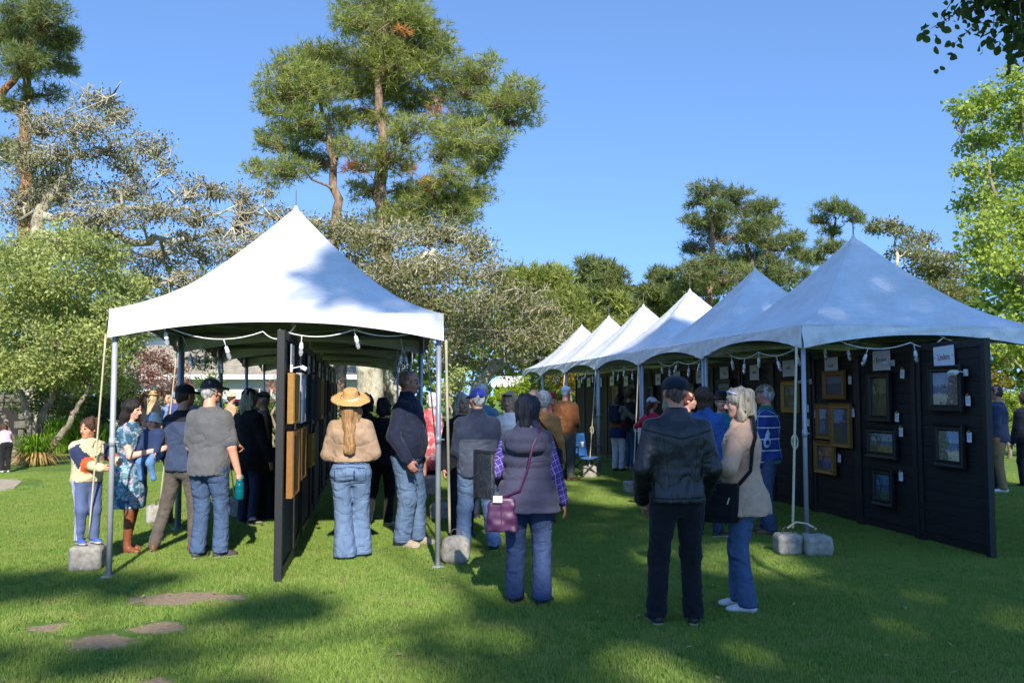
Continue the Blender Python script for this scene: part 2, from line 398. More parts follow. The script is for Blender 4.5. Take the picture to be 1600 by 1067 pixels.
# mown grass: one patch of blades repeated over the near lawn
def grass():
    n = 620; S = .26
    x = RNG.uniform(-S/2, S/2, n); y = RNG.uniform(-S/2, S/2, n); h = RNG.uniform(.012, .038, n); w = RNG.uniform(.0022, .0042, n)
    a = RNG.uniform(0, 2*np.pi, n); l = RNG.uniform(0, .028, n); b = RNG.uniform(0, 2*np.pi, n)
    P = np.zeros((n, 3, 3), np.float32)
    P[:, 0] = np.stack([x-np.cos(a)*w, y-np.sin(a)*w, np.zeros(n)], 1); P[:, 1] = np.stack([x+np.cos(a)*w, y+np.sin(a)*w, np.zeros(n)], 1)
    P[:, 2] = np.stack([x+np.cos(b)*l, y+np.sin(b)*l, h], 1)
    t = np.repeat(RNG.random(n)**1.6, 3)
    me = npmesh('grass', P.reshape(-1, 3), np.arange(3*n).reshape(-1, 3), lawn_mat('grass_blades', True), False, tint=t)
    o = link('grass', me); tag(o, 'short mown grass blades covering the near lawn', 'grass', kind='stuff')
    ng = bpy.data.node_groups.new('grass_spread', 'GeometryNodeTree')
    ng.interface.new_socket('Geometry', in_out='INPUT', socket_type='NodeSocketGeometry'); ng.interface.new_socket('Geometry', in_out='OUTPUT', socket_type='NodeSocketGeometry')
    N = ng.nodes.new; Lk = ng.links.new
    gi, go = N('NodeGroupInput'), N('NodeGroupOutput')
    gr = N('GeometryNodeMeshGrid'); X0, X1, Y0, Y1, st = -10.5, 10.5, 3.3, 19.0, .2
    gr.inputs['Size X'].default_value = X1-X0; gr.inputs['Size Y'].default_value = Y1-Y0
    gr.inputs['Vertices X'].default_value = int((X1-X0)/st); gr.inputs['Vertices Y'].default_value = int((Y1-Y0)/st)
    tr = N('GeometryNodeTransform'); tr.inputs['Translation'].default_value = ((X0+X1)/2, (Y0+Y1)/2, 0); Lk(gr.outputs['Mesh'], tr.inputs[0])
    def M(op, a, b=None):
        k = N('ShaderNodeMath'); k.operation = op
        for i, v in ((0, a), (1, b)):
            if v is None: continue
            if hasattr(v, 'is_output'): Lk(v, k.inputs[i])
            else: k.inputs[i].default_value = v
        return k.outputs[0]
    pos = N('GeometryNodeInputPosition'); sep = N('ShaderNodeSeparateXYZ'); Lk(pos.outputs[0], sep.inputs[0])
    keep = None
    P1 = PATHP[3]; P2 = PATHQ[2]
    ell = [(a, b, c+.05, d+.05) for a, b, c, d in SOIL]+[(-10.4, 16.0, 2.0, 1.9), (P2.x-1.5, P2.y-.55, 1.55, .75)]
    nz = N('ShaderNodeTexNoise'); nz.inputs['Scale'].default_value = 6
    Lk(pos.outputs[0], nz.inputs['Vector'])
    jit = M('MULTIPLY', M('SUBTRACT', nz.outputs[0], .5), 2.6)
    for x, y, rx, ry in ell:
        d = M('ADD', M('ADD', M('POWER', M('ABSOLUTE', M('DIVIDE', M('SUBTRACT', sep.outputs[0], x), rx)), 2.), M('POWER', M('ABSOLUTE', M('DIVIDE', M('SUBTRACT', sep.outputs[1], y), ry)), 2.)), jit)
        k = M('GREATER_THAN', d, .9); keep = k if keep is None else M('MULTIPLY', keep, k)
    # only what a wide view could see
    keep = M('MULTIPLY', keep, M('LESS_THAN', M('ABSOLUTE', sep.outputs[0]), M('ADD', M('MULTIPLY', sep.outputs[1], .66), 1.)))
    sp = N('GeometryNodeSetPosition'); Lk(tr.outputs[0], sp.inputs[0])
    rv = N('FunctionNodeRandomValue'); rv.data_type = 'FLOAT_VECTOR'; rv.inputs[0].default_value = (-.05, -.05, 0); rv.inputs[1].default_value = (.05, .05, .0)
    Lk(rv.outputs[0], sp.inputs['Offset'])
    ip = N('GeometryNodeInstanceOnPoints'); Lk(sp.outputs[0], ip.inputs['Points']); Lk(gi.outputs[0], ip.inputs['Instance']); Lk(keep, ip.inputs['Selection'])
    rr = N('FunctionNodeRandomValue'); rr.data_type = 'FLOAT_VECTOR'; rr.inputs[0].default_value = (0, 0, 0); rr.inputs[1].default_value = (.0, .0, 6.283); Lk(rr.outputs[0], ip.inputs['Rotation'])
    rs = N('FunctionNodeRandomValue'); rs.data_type = 'FLOAT'; rs.inputs[2].default_value = .8; rs.inputs[3].default_value = 1.2; Lk(rs.outputs[1], ip.inputs['Scale'])
    Lk(ip.outputs[0], go.inputs[0])
    o.modifiers.new('spread', 'NODES').node_group = ng
grass()
def litter():
    rng = np.random.default_rng(31); n = 420; y = rng.uniform(4, 17, n); x = rng.uniform(-.62, .62, n)*y
    a = rng.uniform(0, 6.28, n); l = rng.uniform(.012, .03, n); w = l*.45; d = np.stack([np.cos(a), np.sin(a), rng.normal(0, .25, n)], 1); s_ = np.stack([-np.sin(a), np.cos(a), rng.normal(0, .3, n)], 1)
    c = np.stack([x, y, rng.uniform(.022, .036, n)], 1); v = np.stack([c-d*l[:, None], c+s_*w[:, None], c+d*l[:, None], c-s_*w[:, None]], 1)
    o = link('fallen_leaves', npmesh('fallen_leaves', v.reshape(-1, 3), np.arange(4*n).reshape(-1, 4), leafmat('dry_leaf_litter', L((122, 96, 62)), L((196, 176, 130)), .2), False, tint=np.repeat(rng.random(n), 4)))
    tag(o, 'small dry leaves scattered over the lawn', 'leaves', kind='stuff')
litter()

# ------------------------------------------------------------------ tents
q = NT('tent_vinyl'); p = q.coord('Object')
q.base(q.mix(q.ramp(q.noise(p, 2.2, 5, .6), [(.4, (0, 0, 0)), (.75, (1, 1, 1))]), L((226, 227, 230)), L((204, 203, 200))))
q.bump(q.noise(q.coord('Object', (1, 1, 2.5)), 2.4, 4, .6, 1.2), .5, .06); q.set(Roughness=.45); TENT = q.mat
q = NT('tent_valance'); p = q.coord('Object')
q.base(q.mix(q.ramp(q.noise(p, 5, 5, .6), [(.4, (0, 0, 0)), (.75, (1, 1, 1))]), L((232, 232, 232)), L((205, 204, 200))))
q.bump(q.noise(q.coord('Object', (1, 1, .35), (0, .6, 0)), 9, 4, .6, .8), .7, .03); q.set(Roughness=.4); VAL = q.mat
q = NT('tent_shaded_underside'); p = q.coord('Object'); q.base(q.ramp(q.noise(p, 3, 4), [(.3, L((118, 122, 112))), (.7, L((138, 142, 132)))])); q.set(Roughness=.8); SHADED_UNDER = q.mat  # grey-green roof underside: the shade below the canopy is put into its colour
STEEL = solid('galvanised_steel', (176, 178, 182), .42, .3, .15, 9, .12, 40)
ROPE = solid('rope', (205, 192, 160), .9, bump=.4, bscale=300)
CONC = NT('concrete'); p = CONC.coord('Object')
CONC.base(CONC.ramp(CONC.noise(p, 14, 7, .75), [(.28, L((112, 106, 96))), (.5, L((158, 152, 140))), (.72, L((188, 182, 168)))])); CONC.bump(CONC.noise(p, 55, 6, .75), .8, .012); CONC.set(Roughness=.95); CONC = CONC.mat
WIRE = solid('white_cable', (222, 222, 216), .5, amt=.05)
TW = 3.05; TH = TW/2; ZE = 2.43; ZP = 3.74
def tent_meshes():
    n = 36
    def surf(x, y, dz=0, k=1.0):
        sm = max(abs(x), abs(y)); l8 = (x**8+y**8)**.125; w = min(1, max(0, (sm-.55)/.45)); w = w*w*(3-2*w); sm = min(1, sm*w+l8*(1-w)); hip = min(1, abs(abs(x)-abs(y))/(max(abs(x), abs(y))+1e-6))**1.6           # 0 on a hip, 1 mid side
        z = ZE+(ZP-ZE)*max(0, 1-sm)**(1.3+.24*hip)
        if sm < .04: z = min(z, ZP-.03)
        return Vector((x*TH*k, y*TH*k, z+dz))
    # rings from the peak to the eaves, edges running along the hips
    per = []
    for a, b in (((-1, -1), (1, -1)), ((1, -1), (1, 1)), ((1, 1), (-1, 1)), ((-1, 1), (-1, -1))):
        for k in range(16): t = k/16; per.append((a[0]+(b[0]-a[0])*t, a[1]+(b[1]-a[1])*t))
    rings = [.004]+[(k/26)**1.15 for k in range(1, 27)]
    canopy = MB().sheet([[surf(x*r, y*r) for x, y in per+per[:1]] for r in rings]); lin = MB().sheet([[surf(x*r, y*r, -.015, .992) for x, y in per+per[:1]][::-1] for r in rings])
    vals = []
    rnd = random.Random(3)
    for side in range(4):
        R = rotz(side*math.pi/2); P = []
        m = 44
        for r in range(7):
            row = []
            for j in range(m+1):
                t = 2*j/m-1; dep = .1+.165*abs(t)**2.1
                z = ZE+.004-dep*r/6
                # creases fan out from the corners
                wob = .017*math.sin(34*abs(t)+6*r/6+side)*abs(t)**2*(r/6)+.006*math.sin(9*t+side*2+r)
                row.append(R @ Vector((t*(TH+.006), -TH-.008-wob-.015*(r/6), z)))
            P.append(row)
        vals.append(MB().sheet(P[::-1]))
    global SEAMS; SEAMS = []
    for sx, sy in ((1, 1), (1, -1), (-1, 1), (-1, -1)):
        SEAMS.append(MB().tube([surf(sx*k/30, sy*k/30, .001) for k in range(1, 31)], .005, 5).mesh('hip_seam', TENT, True))
    SEAMS.append(MB().tube([Vector((a*TH, b*TH, ZE+.002)) for a, b in ((-1, -1), (1, -1), (1, 1), (-1, 1), (-1, -1))], .009, 5).mesh('edge_piping', TENT, True))
    return canopy.mesh('canopy', TENT, True), lin.mesh('shaded_underside', SHADED_UNDER, True), [v.mesh('valance', VAL, True) for v in vals]
CAN, UNDER, VALS = tent_meshes()
def leg_mesh():
    m = MB(); m.tube([(0, 0, 0), (0, 0, 2.4)], .026, 10); m.box((0, 0, .008), (.12, .12, .016)); m.tube([(0, 0, 1.18), (0, 0, 1.26)], .031, 10)
    m.tube([(.02, 0, 1.22), (.06, 0, 1.22)], .008, 6)
    return m.mesh('leg', STEEL, False)
LEG = leg_mesh()
for pl in LEG.polygons: pl.use_smooth = len(pl.vertices) == 4
def bars():
    out = []
    e = TH-.05
    for sx, sy, ex, ey in ((-e, -e, e, -e), (e, -e, e, e), (e, e, -e, e), (-e, e, -e, -e)):
        out.append(MB().tube([(sx, sy, 2.385), (ex, ey, 2.385)], .022, 8).mesh('crossbar', STEEL, True))
    out.append(MB().tube([(-e, -e, 2.36), (0, 0, 2.34), (e, e, 2.36)], .006, 5).mesh('brace_cable', STEEL, True))
    out.append(MB().tube([(-e, e, 2.355), (0, 0, 2.33), (e, -e, 2.355)], .006, 5).mesh('brace_cable', STEEL, True))
    out.append(MB().tube([(0, 0, 2.32), (0, 0, ZP-.02)], [.024, .024], 8).mesh('king_post', STEEL, True))
    return out
BARS = bars()
ORD = ['nearest', 'second', 'third', 'fourth', 'fifth', 'farthest']
def tent(origin, i, row, n, rod):
    c = origin+U*(TW*(i+.5))+V*TH
    which = {0: 'nearest tent', n-1: 'farthest tent'}.get(i, ORD[i]+' tent from the near end')
    t = empty('peaked_tent', c, ROW, f'white high-peaked square frame tent, {which} of the {row} row', 'tent', f'tents of the {row} row')
    link('canopy', CAN, t); link('shaded_underside', UNDER, t)
    for v in VALS: link('valance', v, t)
    for v in SEAMS: link(v.name.split('.')[0], v, t)
    for sx in (-1, 1):
        for sy in (-1, 1):
            link('leg', LEG, t, (sx*(TH-.035), sy*(TH-.06), 0))
    for b in BARS: link(b.name.split('.')[0], b, t)
    MB().tube([(0, 0, ZP-.06), (0, 0, ZP+rod)], .006 if row == 'left' else .009, 6).build('mast_tip', solid('mast', (92, 92, 96), .5, .4), t)
    MB().lathe([(.06, -.07), (.035, -.02), (.02, .015), (.01, .03)], (0, 0, ZP-.01), 12).build('peak_cap', TENT, t, True)
    return t
LT0 = Vector((-3.68, 8.17, 0)); RT0 = Vector((3.25, 10.0, 0))
for i in range(4): tent(LT0, i, 'left', 4, .2)
for i in range(6): tent(RT0, i, 'right', 6, .3)

# ------------------------------------------------------------------ ballast blocks and guy ropes
def block_mesh(seed, w, d, h, r):
    f = Field(); f.box((0, 0, h/2), (w/2, d/2, h/2), r)
    off = A((seed*3.7, seed*1.3, seed*2.1))
    return f.mesh(.014, lambda P: (vnoise(P*9+off)-.5)*.016+(vnoise(P*32+off)-.5)*.01)
def block(px, py, lb, w=.27, d=.27, h=.26, r=.05, seed=1, handle=True, rz=0, loc=None):
    c = loc if loc is not None else gnd(px, py)
    t = empty('concrete_block', c, rz, lb, 'block', 'concrete tent weights')
    v, f = block_mesh(seed, w, d, h, r); link('weight', npmesh('weight', v, f, CONC), t)
    if handle:
        MB().tube([(-.05, 0, h-.02), (-.05, .0, h+.035), (-.02, .01, h+.062), (.03, .01, h+.06), (.055, 0, h+.03), (.055, 0, h-.02)], .007, 6).build('lifting_loop', solid('rusty_bar', (88, 78, 70), .7, .3), t, True)
    return c
def rope(a, b, lb, r=.009, sag=.04, coil=None, grp='tent guy ropes'):
    a, b = Vector(a), Vector(b); pts = []
    for i in range(11):
        t = i/10; p = a.lerp(b, t); p.z -= sag*4*t*(1-t); pts.append(p)
    t0 = empty('guy_rope', b, 0, lb, 'rope', grp)
    m = MB().tube([p-b for p in pts], r, 6); m.build('strand', ROPE, t0, True)
    if coil is not None:
        k = a.lerp(b, coil); ring = []
        for i in range(26):
            g = i/25*2*math.pi*2.5; ring.append(k-b+Vector((.035*math.cos(g), .012*math.sin(i*.7), .075*math.sin(g)-.05)))
        MB().tube(ring, .008, 6).build('coiled_end', ROPE, t0, True)
    return t0
B1 = block(137, 890, 'concrete tent weight the boy stands on, beside the near left tent leg', .29, .3, .24, .05, 1, rz=.2)
B2 = block(249, 818, 'concrete tent weight behind the woman in the floral dress', .3, .26, .25, .06, 2, rz=.1)
B3 = block(366, 808, 'concrete tent weight behind the teal water bottle', .26, .26, .27, .05, 3, False)
B4 = block(712, 880, 'round concrete tent weight beside the front right leg of the left tent', .28, .28, .27, .085, 4)
B5 = block(690, 812, 'shaded concrete tent weight at the second right leg of the left row', .3, .26, .22, .05, 5, False)
B6 = block(671, 774, 'pale concrete tent weight below the pink and red coat', .3, .28, .33, .06, 6, False)
B7 = block(921, 746, 'concrete tent weight beside the third leg of the right row', .27, .27, .24, .04, 7, False)
B8 = block(990, 770, 'whitish concrete tent weight behind the leather jacket', .34, .28, .2, .04, 8)
B9 = block(1231, 866, 'concrete tent weight left of the near right-row leg', .26, .26, .22, .05, 9)
B10 = block(1276, 868, 'concrete tent weight right of the near right-row leg', .28, .27, .22, .055, 10)
B11 = block(873, 727, 'small concrete tent weight behind the camping chair', .26, .26, .22, .05, 11, False)
LTR = LT0+V*TW
rope(LT0+V*-.03+U*.0+Z*2.2, B1+Z*.3, 'pale guy rope from the near left tent corner down to the boy’s block', coil=.52)
rope(LT0+U*TW+V*-.02+Z*2.2, B2+Z*.27, 'pale guy rope down to the weight behind the floral dress')
rope(LT0+U*TW*2+V*-.02+Z*2.2, B3+Z*.28, 'pale guy rope down to the weight behind the teal bottle')
rope(LTR+V*.03+Z*2.18, B4+Z*.3+V*-.06, 'tan webbing strap along the front right leg of the left tent', .014, 0)
rope(LTR+U*TW+V*.05+Z*2.18, B5+Z*.24, 'guy rope at the second right leg of the left row')
rope(RT0+U*TW*3+V*-.02+Z*2.2, B7+Z*.24, 'pale guy rope slanting down to the weight by the third leg of the right row', coil=.62)
rope(RT0+U*TW*2+V*-.02+Z*2.2, B8+Z*.25, 'pale guy rope slanting down to the whitish weight behind the leather jacket', .012, coil=.55)
rope(RT0+V*-.09+U*-.03+Z*2.2, B9+Z*.27+V*.06, 'pale strap with a coiled end beside the near right-row leg', .014, 0, coil=.52)
rope(RT0+U*TW*4+V*-.02+Z*2.2, B11+Z*.24, 'pale guy rope at the fourth leg of the right row')
MB().tube([p-B9 for p in (B9+Z*.27+V*.0, B9+Z*.33+V*.1, B9+Z*.31+V*.22, B10+Z*.27+V*.0)], .012, 6).build('rope_loop', ROPE, None, True, loc=B9)
tag(bpy.context.scene.objects['rope_loop'], 'short pale rope loop joining the two weights at the near right-row leg', 'rope')

# ------------------------------------------------------------------ string lights
GLASS = NT('bulb_glass'); GLASS.base((.85, .85, .83)); GLASS.set(Roughness=.05); GLASS.b.inputs['Transmission Weight'].default_value = .75; GLASS = GLASS.mat
SOCK = solid('white_socket', (225, 225, 222), .4, amt=.05)
def bulb_meshes():
    s = MB().lathe([(.012, 0), (.017, -.01), (.019, -.03), (.022, -.06), (.018, -.068)], (0, 0, 0), 10).mesh('socket', SOCK, True)
    g = MB().lathe([(.014, -.062), (.021, -.085), (.022, -.11), (.014, -.135), (.004, -.142)], (0, 0, 0), 10).mesh('bulb', GLASS, True)
    return s, g
BS, BG = bulb_meshes()
def lights(pts, spots, lb, sag=.12, r=.0065):
    """cable slung between the points, bulbs hanging at the given path fractions"""
    pts = [Vector(p) for p in pts]; path = []
    for a, b in zip(pts, pts[1:]):
        for i in range(10):
            t = i/10; p = a.lerp(b, t); p.z -= sag*4*t*(1-t); path.append(p)
    path.append(pts[-1]); o = pts[0]
    e = empty('string_lights', o, 0, lb, 'string lights', 'string lights under the tents')
    MB().tube([p-o for p in path], r, 6).build('cable', WIRE, e, True)
    for k, s in enumerate(spots):
        p = path[min(len(path)-1, int(s*(len(path)-1)))]
        rx = random.uniform(-.35, .35); ry = random.uniform(-.35, .35)
        d = (rotx(rx) @ roty(ry)) @ Vector((0, 0, -.07))
        MB().tube([p-o, p-o+d], .005, 5).build('drop_lead', WIRE, e, True)
        s_ = link('socket', BS, e, p-o+d); s_.rotation_euler = (rx, ry, 0)
        b_ = link('bulb', BG, s_); 
    return e
def lp(row0, u, v, z): return row0+U*u+V*v+Z*z
lights([lp(LT0, .12, .45, 2.3), lp(LT0, .1, 1.35, 2.25), lp(LT0, .14, 1.65, 2.32)], [.02, .33, .75], 'white cable with bulbs across the left half of the near left tent', .1)
lights([lp(LT0, .08, 1.5, 2.27), lp(LT0, .1, 2.2, 2.28), lp(LT0, .14, 2.9, 2.3)], [.06, .18, .52], 'white cable with bulbs across the right half of the near left tent', .07)
lights([lp(LT0, 1.5, 2.7, 2.28), lp(LT0, 2.6, 2.8, 2.28), lp(LT0, 4, 2.75, 2.28), lp(LT0, 6, 2.75, 2.28)], [.1, .25, .4, .55, .7, .85], 'white cable with bulbs along the right eave of the left row')
lights([lp(LT0, 1.5, .35, 2.28), lp(LT0, 3.0, .3, 2.25), lp(LT0, 5, .35, 2.28)], [.15, .35, .55, .8], 'white cable with bulbs along the left eave of the left row')
for i in range(6):
    u0 = i*TW
    lights([lp(RT0, u0+.35, .2, 2.27), lp(RT0, u0+1.5, .16, 2.2), lp(RT0, u0+2.7, .2, 2.28)], [.12, .3, .5, .72, .92], f'white drooping bulb cable at the left eave of the {ORD[i]} right-row tent', .1)
lights([lp(RT0, .1, .5, 2.26), lp(RT0, -.1, 1.25, 2.24), lp(RT0, .02, 1.75, 2.32)], [.2, .55, .9], 'white cable with bulbs over the near end of the right panels', .08)
lights([lp(RT0, .1, 1.75, 2.33), lp(RT0, .1, 2.6, 2.3)], [.3, .75], 'white cable with bulbs at the front right corner of the near right tent', .08)
lights([lp(RT0, 2.2, .8, 2.32), lp(RT0, 1.2, .9, 2.3), lp(RT0, .2, .85, 2.32)], [.2, .5, .8], 'white cable with bulbs above the gold framed paintings', .06)

# ------------------------------------------------------------------ display panels
q = NT('panel_black'); p = q.coord('Object')
a = q.noise(p, 3, 5, .6); q.base(q.mix(a, L((20, 20, 20)), L((32, 31, 29)))); q.bump(q.noise(q.coord('Object', (1, 1, 6)), 20, 3), .25, .006); q.set(Roughness=.7); PBLK = q.mat
PFRM = solid('panel_frame_black', (26, 26, 27), .55, amt=.25, bump=.15)
PW, PH = 1.2, 2.21
def panel_meshes():
    st = MB(); 
    fr = []
    for x in (.035, PW-.035): fr.append(MB().box((x, 0, PH/2), (.066, .07, PH), ch=.004).mesh('stile', PFRM))
    for z in (.06, PH-.04): fr.append(MB().box((PW/2, 0, z), (PW-.14, .06, .08)).mesh('rail', PFRM))
    slat = MB().box((0, 0, 0), (PW-.136, .022, .1188), ch=.004).mesh('slat', PBLK)
    return fr, slat
PFR, SLAT = panel_meshes()
def nth(i, n): return 'nearest' if i == 0 else 'farthest' if i == n-1 else ['', 'second', 'third', 'fourth', 'fifth', 'sixth', 'seventh', 'eighth', 'ninth', 'tenth', 'eleventh', 'twelfth', 'thirteenth', 'fourteenth', 'fifteenth', 'sixteenth'][i]
PANELS = {}
def panel_row(A0, n, row, sl):
    pts = []
    for i in range(n):
        wig = (.02 if i % 2 else -.02)
        o = A0+U*(1.22*i)+V*(wig*.3)
        rz = ROW+math.pi/2+wig
        w = nth(i, n); w = f'{w} panel' if i in (0, n-1) else f'{w} panel from the near end'
        t = empty('display_panel', o, rz, f'tall black slatted display panel, {w} of the {row} row', 'panel', f'display panels of the {row} row')
        for m in PFR: link(m.name.split('.')[0], m, t)
        if i < sl:
            MB().box((PW/2, 0, PH/2), (PW-.136, .01, PH-.17)).build('board', PBLK, t)
            for k in range(17): link('slat', SLAT, t, (PW/2, 0, .1+.0595+k*.1195))
        else:
            MB().box((PW/2, 0, PH/2), (PW-.136, .022, PH-.17)).build('board', PBLK, t)
        pts.append((o, rz))
    PANELS[row] = pts
LP0 = Vector((-2.05, 7.96, .02)); RP0 = Vector((4.83, 9.08, .02))
panel_row(LP0, 11, 'left', 4); panel_row(RP0, 15, 'right', 6)
# ------------------------------------------------------------------ paintings, name cards, price tags
GOLD = [solid('gold_frame_leaf', (156, 116, 56), .45, .35, .25, 30, .3, 60), solid('ochre_gold_frame', (146, 100, 46), .5, .25, .25, 30, .3, 60), solid('yellow_gold_frame', (176, 138, 50), .45, .3, .2, 30, .3, 60)]
FRB = solid('black_frame', (24, 24, 25), .45, amt=.2); FRW = solid('silver_frame', (168, 172, 178), .4, .5); FRBR = solid('brown_frame', (92, 58, 34), .5)
def canvas(name, kind, c):
    """loose painted landscape: sky, far land, near ground; c = four colours"""
    if name in MATS: return MATS[name]
    q = NT(name); co = q.n('ShaderNodeTexCoord'); sep = q.n('ShaderNodeSeparateXYZ'); q.l(co.outputs['Generated'], sep.inputs[0])
    sc = q.coord('Generated', (1.6, 1, 1)); n1 = q.noise(sc, 5, 6, .65, .8); n2 = q.noise(sc, 16, 5, .7, .6)
    h = q.math('ADD', sep.outputs[2], q.math('MULTIPLY', q.math('SUBTRACT', n1, .5), .32 if kind != 'sea' else .12))
    col = q.ramp(h, [(.0, c[3]), (.3, var(c[3], 1.2)), (.36, c[2]), (.52, var(c[2], .8)), (.56, c[1]), (.62, c[0]), (1, var(c[0], .8))])
    if kind != 'sea':
        t = q.noise(q.coord('Generated', (3.2 if kind == 'trees' else 1.7, 1, .8 if kind == 'trees' else 1.5)), 3.2, 6, .7, .5)
        side = q.math('ADD', t, q.math('MULTIPLY', q.math('SUBTRACT', sep.outputs[0], .5), .35 if kind == 'rocks' else -.9 if kind == 'left' else -.2))
        col = q.mix(q.ramp(side, [(.52, (0, 0, 0)), (.57, (1, 1, 1))]), col, c[1])
    col = q.mix(q.ramp(n2, [(.42, (0, 0, 0)), (.62, (.55, .55, .55))]), col, var(c[3], 1.15)); col = q.mix(q.ramp(q.noise(sc, 34, 3, .6, .8), [(.5, (0, 0, 0)), (.6, (.4, .4, .4))]), col, var(c[1], 1.1))
    q.base(col); q.bump(n2, .3, .004); q.set(Roughness=.6)
    MATS[name] = q.mat; return q.mat
CAN_KINDS = {
 'beach': ('rocks', [L((150, 178, 210)), L((84, 66, 56)), L((60, 104, 160)), L((196, 178, 150))]),
 'dune': ('left', [L((136, 176, 220)), L((46, 70, 44)), L((64, 112, 178)), L((206, 194, 160))]),
 'forest': ('trees', [L((150, 150, 96)), L((62, 64, 38)), L((110, 108, 54)), L((92, 88, 40))]),
 'cypress': ('trees', [L((150, 176, 196)), L((44, 62, 44)), L((86, 124, 150)), L((140, 122, 62))]),
 'grove': ('trees', [L((88, 128, 170)), L((26, 46, 50)), L((60, 104, 160)), L((70, 92, 60))]),
 'seascape': ('sea', [L((120, 136, 150)), L((76, 88, 92)), L((70, 90, 108)), L((60, 78, 92))]),
 'cliff': ('rocks', [L((190, 192, 204)), L((92, 58, 58)), L((140, 130, 146)), L((104, 130, 160))]),
 'mission': ('rocks', [L((140, 172, 214)), L((86, 66, 84)), L((110, 88, 100)), L((74, 92, 52))]),
 'sunset': ('trees', [L((226, 142, 60)), L((44, 40, 52)), L((206, 130, 96)), L((84, 108, 140))]),
 'meadow': ('trees', [L((150, 150, 140)), L((86, 84, 52)), L((120, 112, 70)), L((130, 122, 92))]),
 'grey': ('sea', [L((150, 150, 150)), L((96, 98, 96)), L((120, 122, 124)), L((100, 100, 92))])}
def painting(row, s, z, w, h, fr, kind, lb, side, fw=.06, th=.045, tilt=0):
    """s metres along the row from its near end, centre height z"""
    i = int(max(0, min(len(PANELS[row])-1, s//1.22))); o, rz = PANELS[row][i]
    X = Vector((math.cos(rz), math.sin(rz), 0)); N = Vector((-X.y, X.x, 0))*(1 if side > 0 else -1)   # N points out of the hung face
    c = o+X*(s-1.22*i)+N*.05; c.z = z
    # painting frame: local x to the viewer's right, local -y to the viewer
    t = empty('framed_painting', c, math.atan2(N.y, N.x)+math.pi/2, lb, 'painting', f'paintings on the {row} panels')
    m = MB(); W, H = w/2, h/2
    prof = [(0, -.004), (0, th*.8), (.012, th), (fw*.55, th*.75), (fw*.8, th*.8), (fw, th*.45), (fw, .012)]
    corners = [(-1, -1), (1, -1), (1, 1), (-1, 1)]
    vs = []
    for sx, sz in corners:
        for d, y in prof: vs.append((sx*(W-d), -y, sz*(H-d)))
    k = len(prof); fs = []
    for a in range(4):
        b = (a+1) % 4
        for j in range(k-1): fs.append((a*k+j, b*k+j, b*k+j+1, a*k+j+1))
    m.add(vs, fs); m.build('frame', fr, t)
    MB().box((0, -.008, 0), (w-2*fw+.004, .012, h-2*fw+.004)).build('canvas', canvas('canvas_'+kind, *CAN_KINDS[kind]), t)
    t.rotation_euler[1] = tilt
    return t
CARD = solid('white_card', (226, 228, 234), .6, amt=.04, bump=0)
INK = solid('ink', (40, 40, 44), .6, bump=0)
CLIP = solid('brass_clip', (176, 134, 70), .4, .5)
def onrow(row, px, py):
    o, rz = PANELS[row][0]; n = V; p = onplane(px, py, o+(V*-.06 if row == 'right' else V*.06), n)
    return (p-o).dot(U), p.z
def hang(row, s, z, side, off=.05):
    i = int(max(0, min(len(PANELS[row])-1, s//1.22))); o, rz = PANELS[row][i]
    X = Vector((math.cos(rz), math.sin(rz), 0)); N = Vector((-X.y, X.x, 0))*(1 if side > 0 else -1)
    c = o+X*(s-1.22*i)+N*off; c.z = z
    return c, math.atan2(N.y, N.x)+math.pi/2
def text_mesh(s, size):
    cu = bpy.data.curves.new('lettering', 'FONT'); cu.body = s; cu.size = size; cu.align_x = 'CENTER'; cu.align_y = 'CENTER'; cu.extrude = .0008
    ob = bpy.data.objects.new('tmp', cu); COL.objects.link(ob); bpy.context.view_layer.update()
    dg = bpy.context.evaluated_depsgraph_get(); me = bpy.data.meshes.new_from_object(ob.evaluated_get(dg)); bpy.data.objects.remove(ob); bpy.data.curves.remove(cu)
    me.materials.clear(); me.materials.append(INK); return me
def namecard(row, s, z, side, lb, text=None, w=.36, h=.24, tilt=0):
    c, rz = hang(row, s, z, side, .042)
    t = empty('name_card', c, rz, lb, 'sign', f'name cards on the {row} panels')
    MB().box((0, 0, 0), (w, .004, h)).build('card', CARD, t)
    if text:
        o = link('lettering', text_mesh(text, .078), t, (0, -.0035, 0)); o.rotation_euler = (math.pi/2, 0, 0); o.scale = (.92, 1.25, 1)
        MB().box((w*.43, -.003, .01), (.022, .002, .006)).build('mark', INK, t); MB().box((-w*.43, -.003, .0), (.022, .002, .006)).build('mark', INK, t)
    else:
        m = MB(); x = -.07                     # an unreadable scribble of a name
        rr = random.Random(int(s*100))
        while x < .07:
            k = rr.uniform(.012, .022); hh = rr.choice([.03, .03, .05]); m.box((x, -.003, (hh-.03)/2), (k*.45, .002, hh)); x += k
        m.build('lettering', solid('grey_ink', (110, 110, 112), .6, bump=0), t)
    t.rotation_euler[1] = tilt
    return t
def pricetag(row, s, z, side, lb):
    c, rz = hang(row, s, z, side, .046)
    t = empty('price_tag', c, rz, lb, 'tag', f'price tags on the {row} panels')
    m = MB().box((0, 0, 0), (.075, .003, .105), ch=0); m.build('card', CARD, t)
    MB().box((0, -.004, .06), (.022, .012, .03)).build('clip', CLIP, t)
    m = MB(); 
    for k, zz in enumerate((.018, .0, -.016)): m.box((0, -.0025, zz), (.045-.01*k, .001, .004))
    m.build('lettering', solid('grey_ink', (110, 110, 112), .6, bump=0), t)
    t.rotation_euler[1] = random.uniform(-.12, .12)
